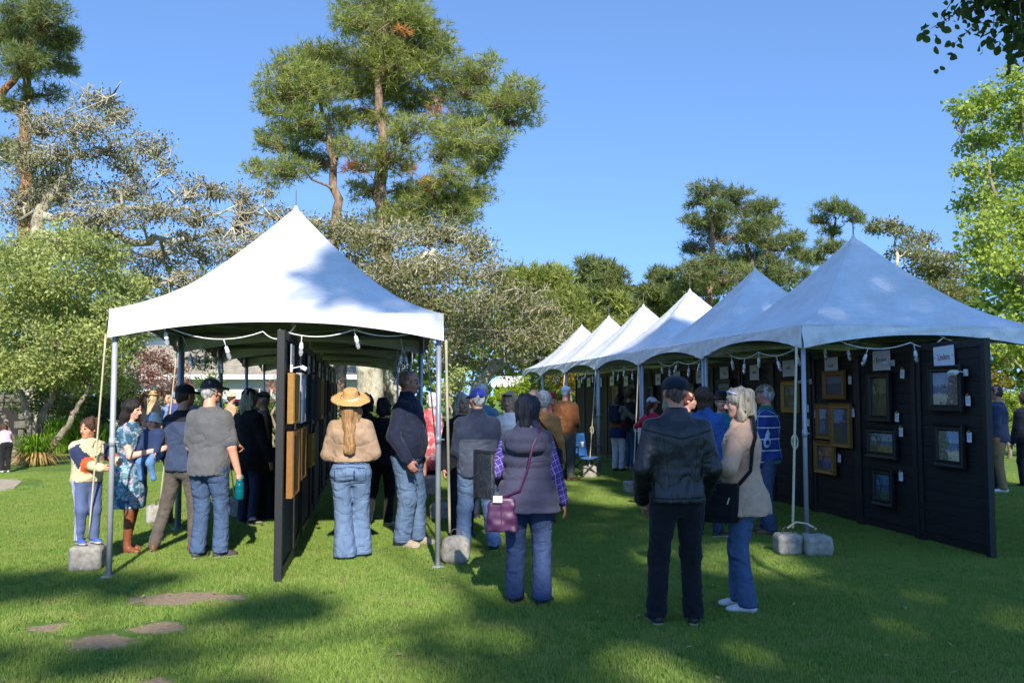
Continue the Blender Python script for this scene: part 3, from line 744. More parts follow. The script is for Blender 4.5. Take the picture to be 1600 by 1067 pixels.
def picturelamp(row, s, z, side, lb):
    c, rz = hang(row, s, z, side, .05)
    t = empty('picture_lamp', c, rz, lb, 'lamp', f'picture lamps on the {row} panels')
    MB().box((0, 0, 0), (.05, .02, .07)).build('bracket', WIRE, t); MB().tube([(0, -.01, 0), (-.02, -.1, .02)], .006).build('arm', WIRE, t)
    MB().box((-.04, -.12, .0), (.12, .05, .035), R=rotx(.5)).build('lamp_head', WIRE, t)
RP = [  # photo corners of each painting on the right row: left, top, right, bottom
 (1448, 571, 1502, 643, FRB, 'beach', 'black framed beach and rocks painting below the card reading Lindem'),
 (1457, 662, 1505, 730, FRB, 'dune', 'black framed painting of dunes and sea, lower one on the nearest right panel'),
 (1356, 581, 1390, 659, FRB, 'forest', 'dark framed upright painting of pale tree trunks on the second right panel'),
 (1353, 667, 1400, 716, FRB, 'cypress', 'black framed painting of a tree on the shore, middle of the second right panel'),
 (1362, 731, 1395, 790, FRB, 'grove', 'black framed upright painting of blue trees, lowest on the second right panel'),
 (1285, 579, 1319, 624, GOLD[1], 'seascape', 'gold framed grey sea painting, topmost on the third right panel'),
 (1274, 630, 1298, 686, GOLD[1], 'cliff', 'narrow gold framed cliff painting left of the violet one on the third right panel'),
 (1297, 630, 1329, 699, GOLD[0], 'mission', 'tall gold framed violet painting on the third right panel'),
 (1271, 689, 1303, 740, GOLD[0], 'sunset', 'gold framed orange sunset painting, lowest on the third right panel'),
 (1222, 595, 1247, 645, GOLD[2], 'meadow', 'yellow gold framed meadow painting behind the near right-row leg'),
 (1120, 592, 1142, 622, FRB, 'grey', 'small black framed grey painting above the denim jacket'),
 (1160, 640, 1180, 690, FRBR, 'cypress', 'brown framed painting on the right row half hidden behind the tan blazer'),
 (1072, 598, 1085, 640, FRB, 'forest', 'dark framed painting on the right row above the leather jacket’s shoulder'),
 (1037, 603, 1047, 640, GOLD[1], 'meadow', 'thin gold framed painting on the right row behind the flat cap'),
 (1012, 603, 1021, 640, FRB, 'grove', 'dark framed painting on the right row left of the flat cap'),
 (985, 600, 994, 632, FRB, 'grey', 'black framed painting on the far part of the right row beside a leg'),
 (958, 603, 966, 636, GOLD[1], 'forest', 'gold framed painting on the far part of the right row above the backpack'),
 (925, 606, 932, 640, FRB, 'meadow', 'black framed painting at the far end of the right row, upper'),
 (926, 650, 932, 672, FRB, 'grey', 'black framed painting at the far end of the right row, lower')]
for x0, y0, x1, y1, fr, kd, lb in RP:
    s0, _ = onrow('right', x1, 617); s1, _ = onrow('right', x0, 617); sm, zt = onrow('right', (x0+x1)/2, y0); _, zb = onrow('right', (x0+x1)/2, y1)
    w = max(.2, s1-s0); painting('right', sm, (zt+zb)/2, w, zt-zb, fr, kd, lb, 1, fw=min(.075, w*.2))
for px, py, lb in ((1510, 626, 'price tag beside the beach painting'), (1512, 683, 'price tag beside the dunes painting'), (1407, 584, 'price tag right of the top of the tree-trunk painting'), (1399, 652, 'price tag below right of the tree-trunk painting'), (1405, 675, 'price tag beside the shore tree painting'), (1405, 744, 'price tag beside the blue trees painting'), (1326, 594, 'price tag beside the grey sea painting'), (1331, 645, 'price tag right of the violet painting'), (1271, 647, 'price tag left of the narrow cliff painting'), (1309, 716, 'price tag beside the sunset painting'), (1259, 638, 'upper price tag right of the near right-row leg'), (1260, 660, 'lower price tag right of the near right-row leg')):
    s, z = onrow('right', px, py); pricetag('right', s, z, 1, lb)
for px, py, lb in ((1507, 582, 'white picture lamp over the beach painting'), (1263, 596, 'white picture lamp right of the near right-row leg'), (1393, 567, 'white picture lamp under the second name card')):
    s, z = onrow('right', px, py); picturelamp('right', s, z, 1, lb)
for i in range(15):
    tx = {0: 'Lindem', 1: 'Kratter'}.get(i)
    w = nth(i, 15); lb = 'white name card reading Lindem on the nearest right panel' if i == 0 else 'white name card reading Kratter on the second right panel' if i == 1 else f'pale name card on the {w} panel of the right row'
    namecard('right', 1.22*i+.62+(.04 if i == 0 else 0), 2.06-.012*min(i, 6)+(.02 if i % 2 else 0), 1, lb, tx, tilt=-.04 if i == 0 else random.uniform(-.02, .02))
LPN = [ # left row: along, height, width, height, frame, picture
 (.42, 1.62, .5, .46, GOLD[0], 'meadow', 'thick gold framed painting, upper one on the nearest left panel'),
 (.45, 1.02, .58, .6, GOLD[1], 'cypress', 'thick gold framed painting, lower one on the nearest left panel'),
 (1.12, 1.62, .42, .5, FRW, 'grey', 'silver framed painting at the joint of the first two left panels'),
 (1.2, 1.06, .5, .52, GOLD[1], 'forest', 'gold framed painting, lower one on the second left panel'),
 (2.0, 1.62, .5, .55, FRB, 'beach', 'black framed painting, upper one on the second left panel'),
 (2.05, 1.0, .4, .45, FRB, 'grove', 'black framed painting, lowest on the second left panel'),
 (2.95, 1.6, .5, .6, FRB, 'cliff', 'black framed painting on the third left panel'),
 (3.1, .98, .45, .4, GOLD[2], 'dune', 'yellow gold framed painting, low on the third left panel'),
 (4.1, 1.6, .6, .7, FRBR, 'sunset', 'brown framed painting on the fourth left panel'),
 (5.3, 1.6, .5, .6, GOLD[0], 'mission', 'gold framed painting on the fifth left panel'),
 (6.5, 1.6, .5, .6, FRBR, 'seascape', 'brown framed painting on the sixth left panel'),
 (7.8, 1.6, .5, .6, FRB, 'meadow', 'black framed painting on the seventh left panel'),
 (9.0, 1.6, .5, .6, GOLD[1], 'forest', 'gold framed painting on the eighth left panel')]
for s, z, w, h, fr, kd, lb in LPN: painting('left', s, z, w, h, fr, kd, lb, -1, th=.06)
for i in range(11): namecard('left', 1.22*i+.6, 2.02, -1, f'pale name card on the {nth(i, 11)} panel of the left row', None, .3, .22)
picturelamp('left', .45, 1.9, -1, 'white picture lamp over the upper painting of the nearest left panel')
# ------------------------------------------------------------------ trees and shrubs
def curve_pts(a, b, n, wob, sag=0, rnd=random):
    a, b = Vector(a), Vector(b); L_ = (b-a).length; ph = [rnd.uniform(0, 6.28) for _ in range(6)]; out = []
    for i in range(n+1):
        t = i/n; e = math.sin(math.pi*t)
        o = Vector((math.sin(ph[0]+t*7)+.5*math.sin(ph[3]+t*17), math.sin(ph[1]+t*6)+.5*math.sin(ph[4]+t*15), math.sin(ph[2]+t*8)+.5*math.sin(ph[5]+t*16)))*wob*L_*e*.5
        out.append(a.lerp(b, t)+o+Vector((0, 0, -sag*L_*e)))
    return out
def leaf_quads(P, D, size, rng, asp=.5):
    """P points, D rough outward directions: folded diamond leaves"""
    n = len(P); d = D+rng.normal(0, .75, (n, 3)); d /= np.linalg.norm(d, axis=1)[:, None]
    s = rng.normal(0, 1, (n, 3)); s -= d*(s*d).sum(1)[:, None]; s /= np.linalg.norm(s, axis=1)[:, None]; nn = np.cross(d, s)
    l = (size*rng.uniform(.6, 1.25, n))[:, None]; w = l*asp
    v = np.stack([P, P+d*l*.5+s*w*.5+nn*l*.12, P+d*l, P+d*l*.5-s*w*.5+nn*l*.12], 1)
    return v.reshape(-1, 3), np.arange(4*n).reshape(-1, 4)
def leaf_round(P, D, size, rng):
    """oval leaves, cupped along the midrib"""
    n = len(P); d = D+rng.normal(0, .7, (n, 3)); d /= np.linalg.norm(d, axis=1)[:, None]
    s = rng.normal(0, 1, (n, 3)); s -= d*(s*d).sum(1)[:, None]; s /= np.linalg.norm(s, axis=1)[:, None]; nn = np.cross(d, s); l = (size*rng.uniform(.55, 1.2, n))[:, None]
    q = lambda a, b: P+d*l*a+s*l*b+nn*l*abs(b)*.45
    v = np.stack([q(0, 0), q(.18, .24), q(.5, .34), q(.82, .22), q(1, 0), q(.82, -.22), q(.5, -.34), q(.18, -.24)], 1)
    i = np.arange(n)[:, None]*8; f = np.concatenate([i+np.array([[0, 1, 2, 3]]), i+np.array([[0, 3, 4, 5]]), i+np.array([[0, 5, 6, 7]])])
    return v.reshape(-1, 3), f
def needle_tris(P, D, size, rng, m=7, w=.11):
    """pine tufts: each a spray of needle bundles"""
    n = len(P); d = np.repeat(D, m, 0)*.9+rng.normal(0, .62, (n*m, 3)); d[:, 2] += .25; d /= np.linalg.norm(d, axis=1)[:, None]
    p = np.repeat(P, m, 0)+rng.normal(0, size*.12, (n*m, 3)); s = rng.normal(0, 1, (n*m, 3)); s -= d*(s*d).sum(1)[:, None]; s /= np.linalg.norm(s, axis=1)[:, None]
    l = (size*rng.uniform(.6, 1.2, n*m))[:, None]
    v = np.stack([p-s*l*w, p+s*l*w, p+d*l], 1)
    return v.reshape(-1, 3), np.arange(3*n*m).reshape(-1, 3)
def tree(name, label, Y, trunks, blobs, leaf, bark, kind='leaf', lsize=.1, dens=1., spread=1.5, sub=7, subr=.42, twig=.02, group=None, seed=1, wob=.25, sag=.0, limb=.07, asp=.5, altblobs=(), altmat=None, cat='tree', shell=.45, m=7, nw=.11, twigs=True, strands=0, bare=0, bs=1.):
    """trunks: polylines of (px, py, radius[, dy]); blobs: (px, py, rx, ry[, dy]) foliage masses as seen in the photo, at distance Y"""
    rnd = random.Random(seed); rng = np.random.default_rng(seed); sc = FPX/Y
    base = at(trunks[0][0][0], 617, Y+(trunks[0][0][3] if len(trunks[0][0]) > 3 else 0)); base.z = 0
    wood = MB(); nodes = []
    for tr in trunks:
        pts = [at(q[0], q[1], Y+(q[3] if len(q) > 3 else 0)) for q in tr]; rs = [q[2] for q in tr]
        if tr is trunks[0] or pts[0].z < .6: pts[0].z = -.1
        P2, R2 = [], []
        for i in range(len(pts)-1):
            seg = curve_pts(pts[i], pts[i+1], 5, wob*.35, 0, rnd)
            for k in range(5): P2.append(seg[k]); R2.append(rs[i]+(rs[i+1]-rs[i])*k/5)
        P2.append(pts[-1]); R2.append(rs[-1])
        if pts[0].z < .1: R2[0] *= 1.35
        wood.tube([p-base for p in P2], R2, 9); nodes += list(zip(P2, R2))
    pts_all, dir_all, alt = [], [], []
    order = sorted(range(len(blobs)), key=lambda i: min((at(blobs[i][0], blobs[i][1], Y)-n[0]).length for n in nodes))
    for bi in order:
        b = blobs[bi]; dy = b[4] if len(b) > 4 else rnd.uniform(-1, 1)*spread
        c = at(b[0], b[1], Y+dy); rx, rz = b[2]/sc*bs, b[3]/sc*bs; ry = (rx*.6+rz*.4)
        # limb from the nearest lower wood to this mass
        j = min(range(len(nodes)), key=lambda i: (nodes[i][0]-c).length+max(0, nodes[i][0].z-c.z+.1)*1.6)
        n0, r0 = nodes[j]; r1 = min(r0*.75, limb*(.6+.5*rx)); ln = (c-n0).length
        lp_ = curve_pts(n0, c, 7, wob, sag, rnd); lr = [max(r1*(1-.75*k/7), twig*.7) for k in range(8)]
        wood.tube([p-base for p in lp_], lr, 6); nodes += [(lp_[k], lr[k]) for k in (3, 5, 7)]
        ns = max(3, int(sub*(rx*rz)**.5*1.6)); K = []
        for _ in range(ns):
            while True:
                u = rng.uniform(-1, 1, 3)
                if np.linalg.norm(u) < 1: break
            u *= (np.linalg.norm(u)+1e-6)**(-shell); u[2] = u[2]*.9+.1
            k = np.array(c)+u*np.array([rx, ry, rz])*.85; K.append(k)
            if twigs: wood.tube([p-base for p in curve_pts(lp_[5], Vector(k), 4, wob*1.3, 0, rnd)], [twig, twig*.8, twig*.6, twig*.45, twig*.25], 4, cap=False)
            if bare and rnd.random() < bare:
                e = Vector(k)+Vector((rnd.uniform(-1, 1)*rx, rnd.uniform(-1, 1)*ry, rnd.uniform(-.3, 1)*rz))*.6; wood.tube([p-base for p in curve_pts(Vector(k), e, 4, .5, 0, rnd)], [twig*.7, twig*.6, twig*.4, twig*.3, twig*.15], 4, cap=False)
        K = np.array(K); per = max(2, int(dens*60*(rx*ry*rz)**(1/3)))
        sr = subr*min(1.25, max(.35, (rx*rz)**.5))
        o = rng.normal(0, 1, (ns, per, 3)); o /= np.linalg.norm(o, axis=2)[:, :, None]; o *= (rng.random((ns, per, 1))**.45)*sr; o[:, :, 2] *= .72
        P = (K[:, None]+o).reshape(-1, 3); D = (o/ (np.linalg.norm(o, axis=2)[:, :, None]+1e-6)).reshape(-1, 3)
        pts_all.append(P); dir_all.append(D); alt.append(np.full(len(P), 1 if bi in altblobs else 0))
    P = np.concatenate(pts_all); D = np.concatenate(dir_all); al = np.concatenate(alt); P = P-np.array(base)
    keep = P[:, 2] > .03; P, D, al = P[keep], D[keep], al[keep]
    if kind == 'leaf': v, f = leaf_quads(P, D, lsize, rng, asp); per = 1; nv = 4
    else: v, f = needle_tris(P, D, lsize, rng, m, nw); per = m; nv = 3
    cl = vnoise(P.astype(np.float32)*.9+seed)      # leaf colour drifts from twig to twig
    tint = np.clip(np.repeat(.25+.5*cl+rng.normal(0, .2, len(P)), per*nv), 0, 1)
    t = empty(name, base, 0, label, cat, group)
    wood.build('trunk', bark, t, True)
    mi = np.repeat(al, per) if altmat else None
    link('crown', npmesh('crown', v, f, [leaf, altmat] if altmat else leaf, False, mi, tint), t)
    if strands:   # hanging lichen
        n = strands; i = rng.integers(0, len(P), n); S = P[i]; l = rng.uniform(.15, .5, n)
        a = rng.uniform(0, 6.28, n); w = .012; q_ = np.stack([S+np.stack([np.cos(a)*w, np.sin(a)*w, 0*a], 1), S-np.stack([np.cos(a)*w, np.sin(a)*w, 0*a], 1), S+np.stack([rng.normal(0, .05, n), rng.normal(0, .05, n), -l], 1)], 1)
        link('hanging_lichen', npmesh('hanging_lichen', q_.reshape(-1, 3), np.arange(3*n).reshape(-1, 3), MATS['lichen'], False, tint=np.repeat(rng.random(n), 3)), t)
    return t
PINE = leafmat('pine_needles', L((84, 100, 44)), L((172, 178, 96)), .35); PINED = leafmat('pine_needles_dark', L((68, 86, 48)), L((140, 148, 88)), .3)
DEAD = leafmat('dead_needles', L((150, 84, 40)), L((196, 124, 66)), .2)
LICH = leafmat('lichen', L((132, 128, 96)), L((186, 182, 152)), .2); OAKL = leafmat('oak_lichen_leaves', L((84, 92, 50)), L((148, 146, 104)), .3, L((180, 176, 148)), .15)
OAKT = leafmat('oak_tan_leaves', L((84, 90, 44)), L((146, 142, 90)), .3, L((178, 170, 136)), .15)
SHRUB = leafmat('shrub_leaves', L((104, 120, 56)), L((194, 200, 122)), .35, rough=.45); BRIGHT = leafmat('bright_leaves', L((118, 146, 48)), L((194, 206, 104)), .45)
GREEN = leafmat('green_leaves', L((44, 70, 24)), L((104, 130, 48)), .35); YELG = leafmat('yellowgreen_leaves', L((96, 128, 20)), L((186, 204, 50)), .5); PLUM = leafmat('plum_leaves', L((84, 30, 34)), L((150, 84, 80)), .35, L((206, 176, 178)), .2)
DARKG = leafmat('dark_leaves', L((28, 44, 18)), L((64, 84, 34)), .3); AUT = leafmat('bronze_leaves', L((96, 88, 28)), L((170, 142, 52)), .4, L((160, 90, 44)), .12)
B_PINE = barkmat('pine_bark', L((88, 70, 56)), L((176, 150, 128)), 7, .3); B_PINEO = barkmat('pine_bark_orange', L((96, 66, 46)), L((186, 140, 104)), 7, .3)
B_OAK = barkmat('oak_bark_lichen', L((120, 110, 92)), L((196, 186, 160)), 7, .6, L((206, 200, 178))); B_GREY = barkmat('grey_bark', L((96, 86, 72)), L((172, 158, 136)), 8, .5)
tree('pine_tree', 'big spreading pine with two trunks rising behind the left tent', 36, [[(597, 640, .46), (598, 380, .34), (597, 250, .24), (592, 150, .16), (600, 60, .1), (604, -20, .04)], [(530, 640, .3, -1), (526, 350, .2, -1), (522, 250, .14, -1), (500, 160, .07, -1)]],
  [(595, 8, 70, 26), (632, 37, 42, 30), (575, 58, 45, 28), (655, 71, 48, 33), (686, 80, 26, 22), (497, 79, 24, 15), (456, 101, 24, 19), (505, 108, 36, 26), (452, 139, 40, 28), (494, 140, 42, 28), (580, 112, 45, 28), (625, 116, 52, 32), (607, 150, 46, 26), (645, 163, 28, 20), (705, 118, 34, 20), (752, 112, 26, 22), (737, 146, 44, 22), (812, 150, 28, 24), (800, 184, 38, 20), (747, 190, 40, 15), (738, 221, 46, 22), (750, 256, 30, 26), (464, 190, 30, 20), (492, 212, 44, 18), (428, 221, 34, 18), (494, 256, 28, 16), (402, 266, 20, 11), (445, 270, 36, 16), (595, 192, 34, 14), (606, 248, 46, 20), (700, 315, 40, 20), (662, 334, 56, 26), (745, 304, 32, 16), (550, 34, 26, 16), (771, 235, 16, 18), (420, 165, 18, 14),
   (545, 95, 30, 20), (548, 140, 30, 18), (560, 178, 26, 14), (530, 190, 26, 14), (650, 205, 34, 12), (690, 160, 24, 14), (700, 200, 24, 14), (690, 245, 30, 14), (640, 300, 36, 16), (570, 300, 26, 14), (700, 280, 30, 14), (470, 240, 24, 12), (540, 232, 22, 12), (620, 340, 40, 16), (720, 335, 30, 14), (780, 160, 24, 16), (470, 165, 24, 14), (610, 85, 40, 20),
   (561, 262, 20, 9), (681, 176, 9, 7), (628, 49, 7, 6), (678, 290, 16, 9), (640, 262, 12, 8)], PINE, B_PINE, 'pine', .29, .17, 3.4, 26, .5, .024, seed=3, wob=.25, limb=.055, bs=1.3, bare=.35, nw=.05, altblobs=(54, 55, 56, 57, 58), altmat=DEAD, m=8)
tree('pine_tree', 'tall pine with an orange trunk at the upper left corner', 38, [[(34, 640, .34), (40, 300, .28), (40, 200, .24), (42, 120, .16), (60, 40, .07)], [(-40, 190, .22), (20, 128, .15), (48, 80, .07)]],
  [(28, 20, 24, 18), (74, 22, 26, 22), (48, 62, 42, 30), (92, 62, 28, 20), (36, 100, 40, 22), (88, 100, 30, 15), (112, 110, 13, 7), (2, 55, 16, 22), (66, 148, 34, 9), (10, 165, 18, 12), (60, 300, 30, 24), (10, 240, 20, 20)], PINED, B_PINEO, 'pine', .3, .24, 2.4, 24, .48, .022, seed=5, wob=.25, limb=.055, m=8, bs=1.25, nw=.05)
tree('lichen_oak', 'sprawling lichen grey oak along the upper left, sky showing through', 29, [[(60, 650, .36), (52, 450, .3), (58, 370, .22), (62, 330, .18), (85, 300, .14), (108, 268, .11), (120, 215, .06)], [(60, 372, .19), (140, 362, .16), (215, 380, .12), (290, 372, .08)], [(62, 335, .14), (150, 350, .11), (185, 322, .09), (240, 330, .07), (330, 335, .045), (400, 330, .025)]],
  [(152, 160, 46, 16), (185, 185, 30, 18), (132, 196, 48, 22), (62, 196, 42, 26), (90, 246, 58, 26), (172, 238, 50, 22), (230, 228, 40, 18), (40, 255, 42, 34), (104, 306, 66, 26), (200, 296, 56, 22), (262, 262, 26, 14), (242, 330, 48, 18), (298, 296, 36, 18), (335, 298, 24, 14), (312, 340, 42, 15), (376, 305, 28, 16), (392, 340, 32, 20), (150, 348, 76, 24), (36, 330, 46, 34), (280, 378, 48, 16), (346, 368, 34, 16), (420, 300, 16, 14), (30, 395, 50, 24), (100, 395, 54, 24), (180, 400, 54, 22), (250, 410, 50, 20), (318, 400, 44, 18), (370, 390, 40, 18), (410, 375, 34, 16), (440, 340, 26, 18), (220, 440, 50, 24), (300, 440, 50, 24), (240, 480, 50, 24), (300, 490, 50, 24), (90, 280, 40, 20), (200, 265, 36, 16)], OAKL, B_OAK, 'leaf', .115, .4, 2, 24, .66, .032, seed=8, wob=.5, limb=.06, twigs=True, strands=1500, bare=1.0, bs=1.12)
tree('lichen_oak', 'olive grey oak mass behind the left tent, right of the pine trunks', 30, [[(570, 642, .5), (572, 560, .42), (600, 470, .26), (640, 420, .16), (680, 390, .09)], [(740, 640, .26, 1), (748, 600, .22, 1), (790, 560, .18, 1), (800, 520, .13, 1), (830, 490, .07, 1)], [(790, 560, .13, 1), (850, 560, .08, 1), (905, 556, .04, 1)], [(630, 640, .26, 2), (615, 600, .22, 2), (585, 560, .17, 2)]],
  [(520, 362, 36, 18), (560, 365, 44, 22), (605, 372, 48, 24), (660, 362, 46, 20), (715, 372, 42, 22), (755, 388, 26, 20), (545, 412, 46, 26), (600, 425, 52, 26), (652, 425, 52, 26), (715, 425, 50, 24), (770, 432, 34, 20), (620, 470, 50, 24), (680, 480, 50, 26), (742, 475, 50, 24), (802, 470, 44, 24), (845, 490, 36, 22), (715, 520, 42, 26), (765, 530, 48, 24), (822, 530, 44, 24), (700, 560, 36, 22), (780, 575, 40, 16), (480, 350, 20, 12), (875, 520, 26, 24)], OAKT, B_OAK, 'leaf', .125, .66, 2.4, 22, .74, .03, seed=9, wob=.45, limb=.06, strands=1500, bare=1.0, bs=1.25)
tree('shrub_tree', 'dense rounded green tree with bare curving stems at the left edge', 21.5, [[(48, 700, .12), (44, 650, .1), (36, 620, .07), (15, 585, .04)], [(50, 700, .12, .4), (70, 640, .08, .4), (95, 590, .05, .4)], [(58, 705, .11, -.3), (95, 680, .08, -.3), (120, 640, .06, -.3), (140, 600, .04, -.3)], [(30, 705, .1), (10, 660, .06), (-20, 610, .04)]],
  [(30, 395, 50, 26), (95, 385, 50, 26), (150, 392, 36, 22), (50, 435, 56, 30), (120, 440, 52, 32), (175, 440, 34, 28), (15, 480, 50, 32), (75, 490, 56, 34), (140, 490, 48, 34), (190, 490, 26, 34), (30, 535, 56, 32), (100, 540, 50, 32), (160, 545, 40, 30), (-10, 580, 46, 24), (50, 580, 54, 20), (115, 585, 46, 22), (170, 590, 34, 24), (205, 455, 26, 26), (215, 520, 16, 26), (-20, 430, 40, 40)], SHRUB, B_GREY, 'leaf', .1, 2.3, 1.3, 24, .75, .01, seed=12, wob=.35, limb=.03, bs=1.12)
tree('hedge_shrub', 'dark evergreen shrub behind the red-leaved tree and house', 33, [[(190, 650, .1), (190, 600, .06)]], [(190, 560, 36, 40), (160, 610, 40, 30), (225, 620, 40, 22), (120, 630, 40, 24), (330, 560, 24, 30)], DARKG, B_GREY, 'leaf', .11, 2, 1, 9, .45, .014, seed=13)
tree('plum_tree', 'small red-leaved plum tree on the far left lawn', 28, [[(250, 655, .09), (252, 610, .06), (250, 570, .03)]], [(245, 560, 36, 18), (270, 575, 30, 18), (225, 585, 26, 18), (255, 600, 44, 18), (285, 605, 24, 14), (240, 618, 34, 12)], PLUM, B_GREY, 'leaf', .09, 1.6, .8, 18, .5, .012, seed=14)
def bush(label, px, py, Y, rx, ry, mat, seed, ls=.09, dens=2.4, name='shrub', kind='leaf', asp=.5):
    k = random.Random(seed); bl = [(px+k.uniform(-.6, .6)*rx, py+k.uniform(-.55, .5)*ry, rx*k.uniform(.35, .5), ry*k.uniform(.35, .5)) for _ in range(9)]
    tree(name, label, Y, [[(px, 660, .05), (px, py, .03)]], bl, mat, B_GREY, kind, ls, dens*.62, .7, 17, .55, .01, seed=seed, limb=.02, asp=asp, cat='shrub')
bush('leafy green shrub between the legs of the left tent', 330, 615, 25, 34, 34, GREEN, 21); bush('fresh green shrub left of the black coat', 345, 650, 24, 30, 26, YELG, 22); bush('green shrub with upright tips behind the left panels', 425, 640, 25, 24, 36, GREEN, 23)
bush('bright yellow-green shrub far under the left tent', 500, 655, 26, 40, 20, YELG, 24); bush('dark green shrub beyond the tall man', 600, 645, 27, 50, 18, GREEN, 25); bush('grey green upright shrub right of the left tent', 705, 610, 25, 26, 44, SHRUB, 26); bush('yellow-green shrub behind the blonde woman', 805, 608, 27, 40, 26, YELG, 27)
bush('flowering shrub with orange tips under the left tent', 432, 606, 24, 10, 10, leafmat('orange_flowers', L((196, 84, 50)), L((220, 130, 90)), .3), 28, .07)
bush('dense dark hedge behind the boy and the strap-leaved plants', 150, 625, 29, 80, 44, DARKG, 43, .11, 1.7); bush('dark leafy hedge behind the floral dress', 225, 645, 30, 50, 26, GREEN, 44, .11, 1.5)
bush('dark shrub left of the red-leaved tree', 195, 600, 31, 34, 44, DARKG, 39, .11, 1.6); bush('olive shrub row behind the parked white car', 60, 600, 36, 90, 60, GREEN, 40, .14, 1.4)
bush('dark evergreen mass closing the left edge', -10, 590, 30, 70, 50, DARKG, 37, .12, 1.8); bush('olive shrub behind the dense left tree', 110, 580, 31, 60, 60, GREEN, 38, .12, 1.6)
bush('dark shrub beneath the dense left tree', 60, 625, 27, 60, 36, DARKG, 35, .1, 1.8); bush('dark shrub behind the near left tent leg', 165, 640, 27, 50, 30, DARKG, 36, .1, 1.8)
bush('bronze tinted hedge right of the middle group', 890, 590, 33, 54, 40, AUT, 29, .12, 1.7); bush('low green hedge behind the far right tents', 860, 610, 36, 60, 30, GREEN, 30, .12, 1.7)
bush('bronze tinted shrub beyond the nearest right panel', 1545, 590, 24, 40, 40, AUT, 31, .1, 2.2); bush('green clipped hedge beyond the khaki trousers', 1575, 645, 23.5, 50, 46, YELG, 32, .085, 2.6); bush('green hedge at the right edge behind the puffer jacket', 1625, 620, 24.5, 50, 60, GREEN, 33, .09, 2.2); bush('green hedge beyond the right panels, hidden in part', 1480, 640, 25, 60, 40, GREEN, 34, .09, 1.6)
FARG = 'trees at the far end of the lawn'
tree('far_tree', 'rounded bright green conifer above the olive oak', 52, [[(850, 640, .35), (850, 470, .2)]], [(818, 440, 40, 20), (858, 445, 40, 24), (880, 490, 44, 34), (850, 520, 44, 30), (905, 530, 40, 40), (870, 570, 50, 36), (925, 570, 40, 36), (800, 470, 20, 20)], PINE, B_PINE, 'pine', .45, .3, 2, 16, .6, .03, bs=1.1, nw=.08, m=6, group=FARG, seed=41, twigs=False)
tree('far_tree', 'dark layered cypress above the farthest right tent', 56, [[(945, 640, .4), (942, 500, .3), (935, 440, .15)]], [(928, 418, 30, 12), (950, 432, 30, 14), (915, 440, 22, 14), (965, 455, 24, 14), (935, 462, 36, 14), (962, 488, 36, 18), (930, 500, 34, 20), (985, 500, 30, 20), (960, 540, 50, 30)], PINED, B_GREY, 'pine', .45, .3, 2, 16, .55, .03, bs=1.15, nw=.08, m=6, group=FARG, seed=42, twigs=False)
tree('far_tree', 'small dark pine between the cypress and the tall pine clump', 58, [[(1036, 640, .35), (1034, 440, .15)]], [(1028, 432, 22, 10), (1048, 440, 20, 10), (1020, 455, 20, 12), (1050, 465, 26, 14), (1025, 485, 34, 18), (1060, 500, 34, 20), (1000, 520, 34, 20)], PINED, B_GREY, 'pine', .45, .3, 2, 16, .55, .03, bs=1.15, nw=.08, m=6, group=FARG, seed=43, twigs=False)
tree('far_tree', 'bright green young pine right of the cypress foot', 50, [[(965, 640, .2), (965, 500, .06)]], [(965, 480, 14, 24), (960, 520, 24, 24), (985, 545, 34, 24), (950, 560, 40, 24)], PINE, B_PINE, 'pine', .45, .4, 1.5, 9, .45, .03, m=6, group=FARG, seed=44, twigs=False)
tree('far_tree', 'grey green far tree filling the gap behind the right tents', 62, [[(1090, 640, .4), (1090, 500, .2)]], [(1080, 500, 60, 30), (1140, 490, 60, 34), (1200, 480, 60, 34), (1010, 540, 60, 30), (1250, 470, 50, 30), (1100, 450, 40, 24)], GREEN, B_GREY, 'leaf', .26, .9, 2, 9, .6, .03, group=FARG, seed=45, twigs=False)
tree('far_pine', 'tall pine clump above the second right tent', 52, [[(1105, 640, .3), (1110, 480, .24), (1112, 380, .16), (1112, 310, .06)], [(1175, 640, .28, 2), (1172, 440, .2, 2), (1165, 350, .09, 2)], [(1215, 640, .24, 1), (1205, 440, .15, 1), (1200, 370, .06, 1)]],
  [(1104, 298, 26, 12), (1146, 305, 32, 13), (1090, 318, 20, 12), (1122, 330, 32, 13), (1165, 328, 30, 12), (1192, 322, 24, 11), (1208, 345, 28, 13), (1180, 355, 30, 12), (1236, 372, 22, 11), (1215, 382, 28, 12), (1102, 360, 30, 13), (1140, 372, 34, 13), (1092, 388, 28, 13), (1172, 400, 34, 13), (1128, 408, 36, 16), (1215, 412, 28, 13), (1080, 425, 26, 16), (1245, 392, 14, 9), (1150, 435, 44, 16), (1070, 455, 30, 16), (1105, 445, 36, 18), (1190, 440, 40, 16), (1235, 430, 32, 14), (1120, 350, 30, 12), (1160, 418, 34, 12), (1185, 375, 28, 12), (1255, 400, 18, 10), (1080, 345, 16, 10)], PINED, B_PINE, 'pine', .34, .2, 2.8, 20, .46, .03, seed=46, wob=.3, limb=.045, bs=1.12, bare=.3, nw=.06)
tree('far_pine', 'airy pine left of the tallest right tent peak', 54, [[(1305, 640, .26), (1302, 420, .16), (1306, 340, .06)]], [(1296, 324, 26, 9), (1322, 330, 18, 8), (1284, 345, 16, 8), (1300, 362, 18, 8), (1290, 385, 22, 9), (1278, 405, 22, 10), (1340, 345, 14, 8)], PINED, B_PINE, 'pine', .34, .22, 2, 20, .46, .03, seed=47, limb=.045, bs=1.2, nw=.06)
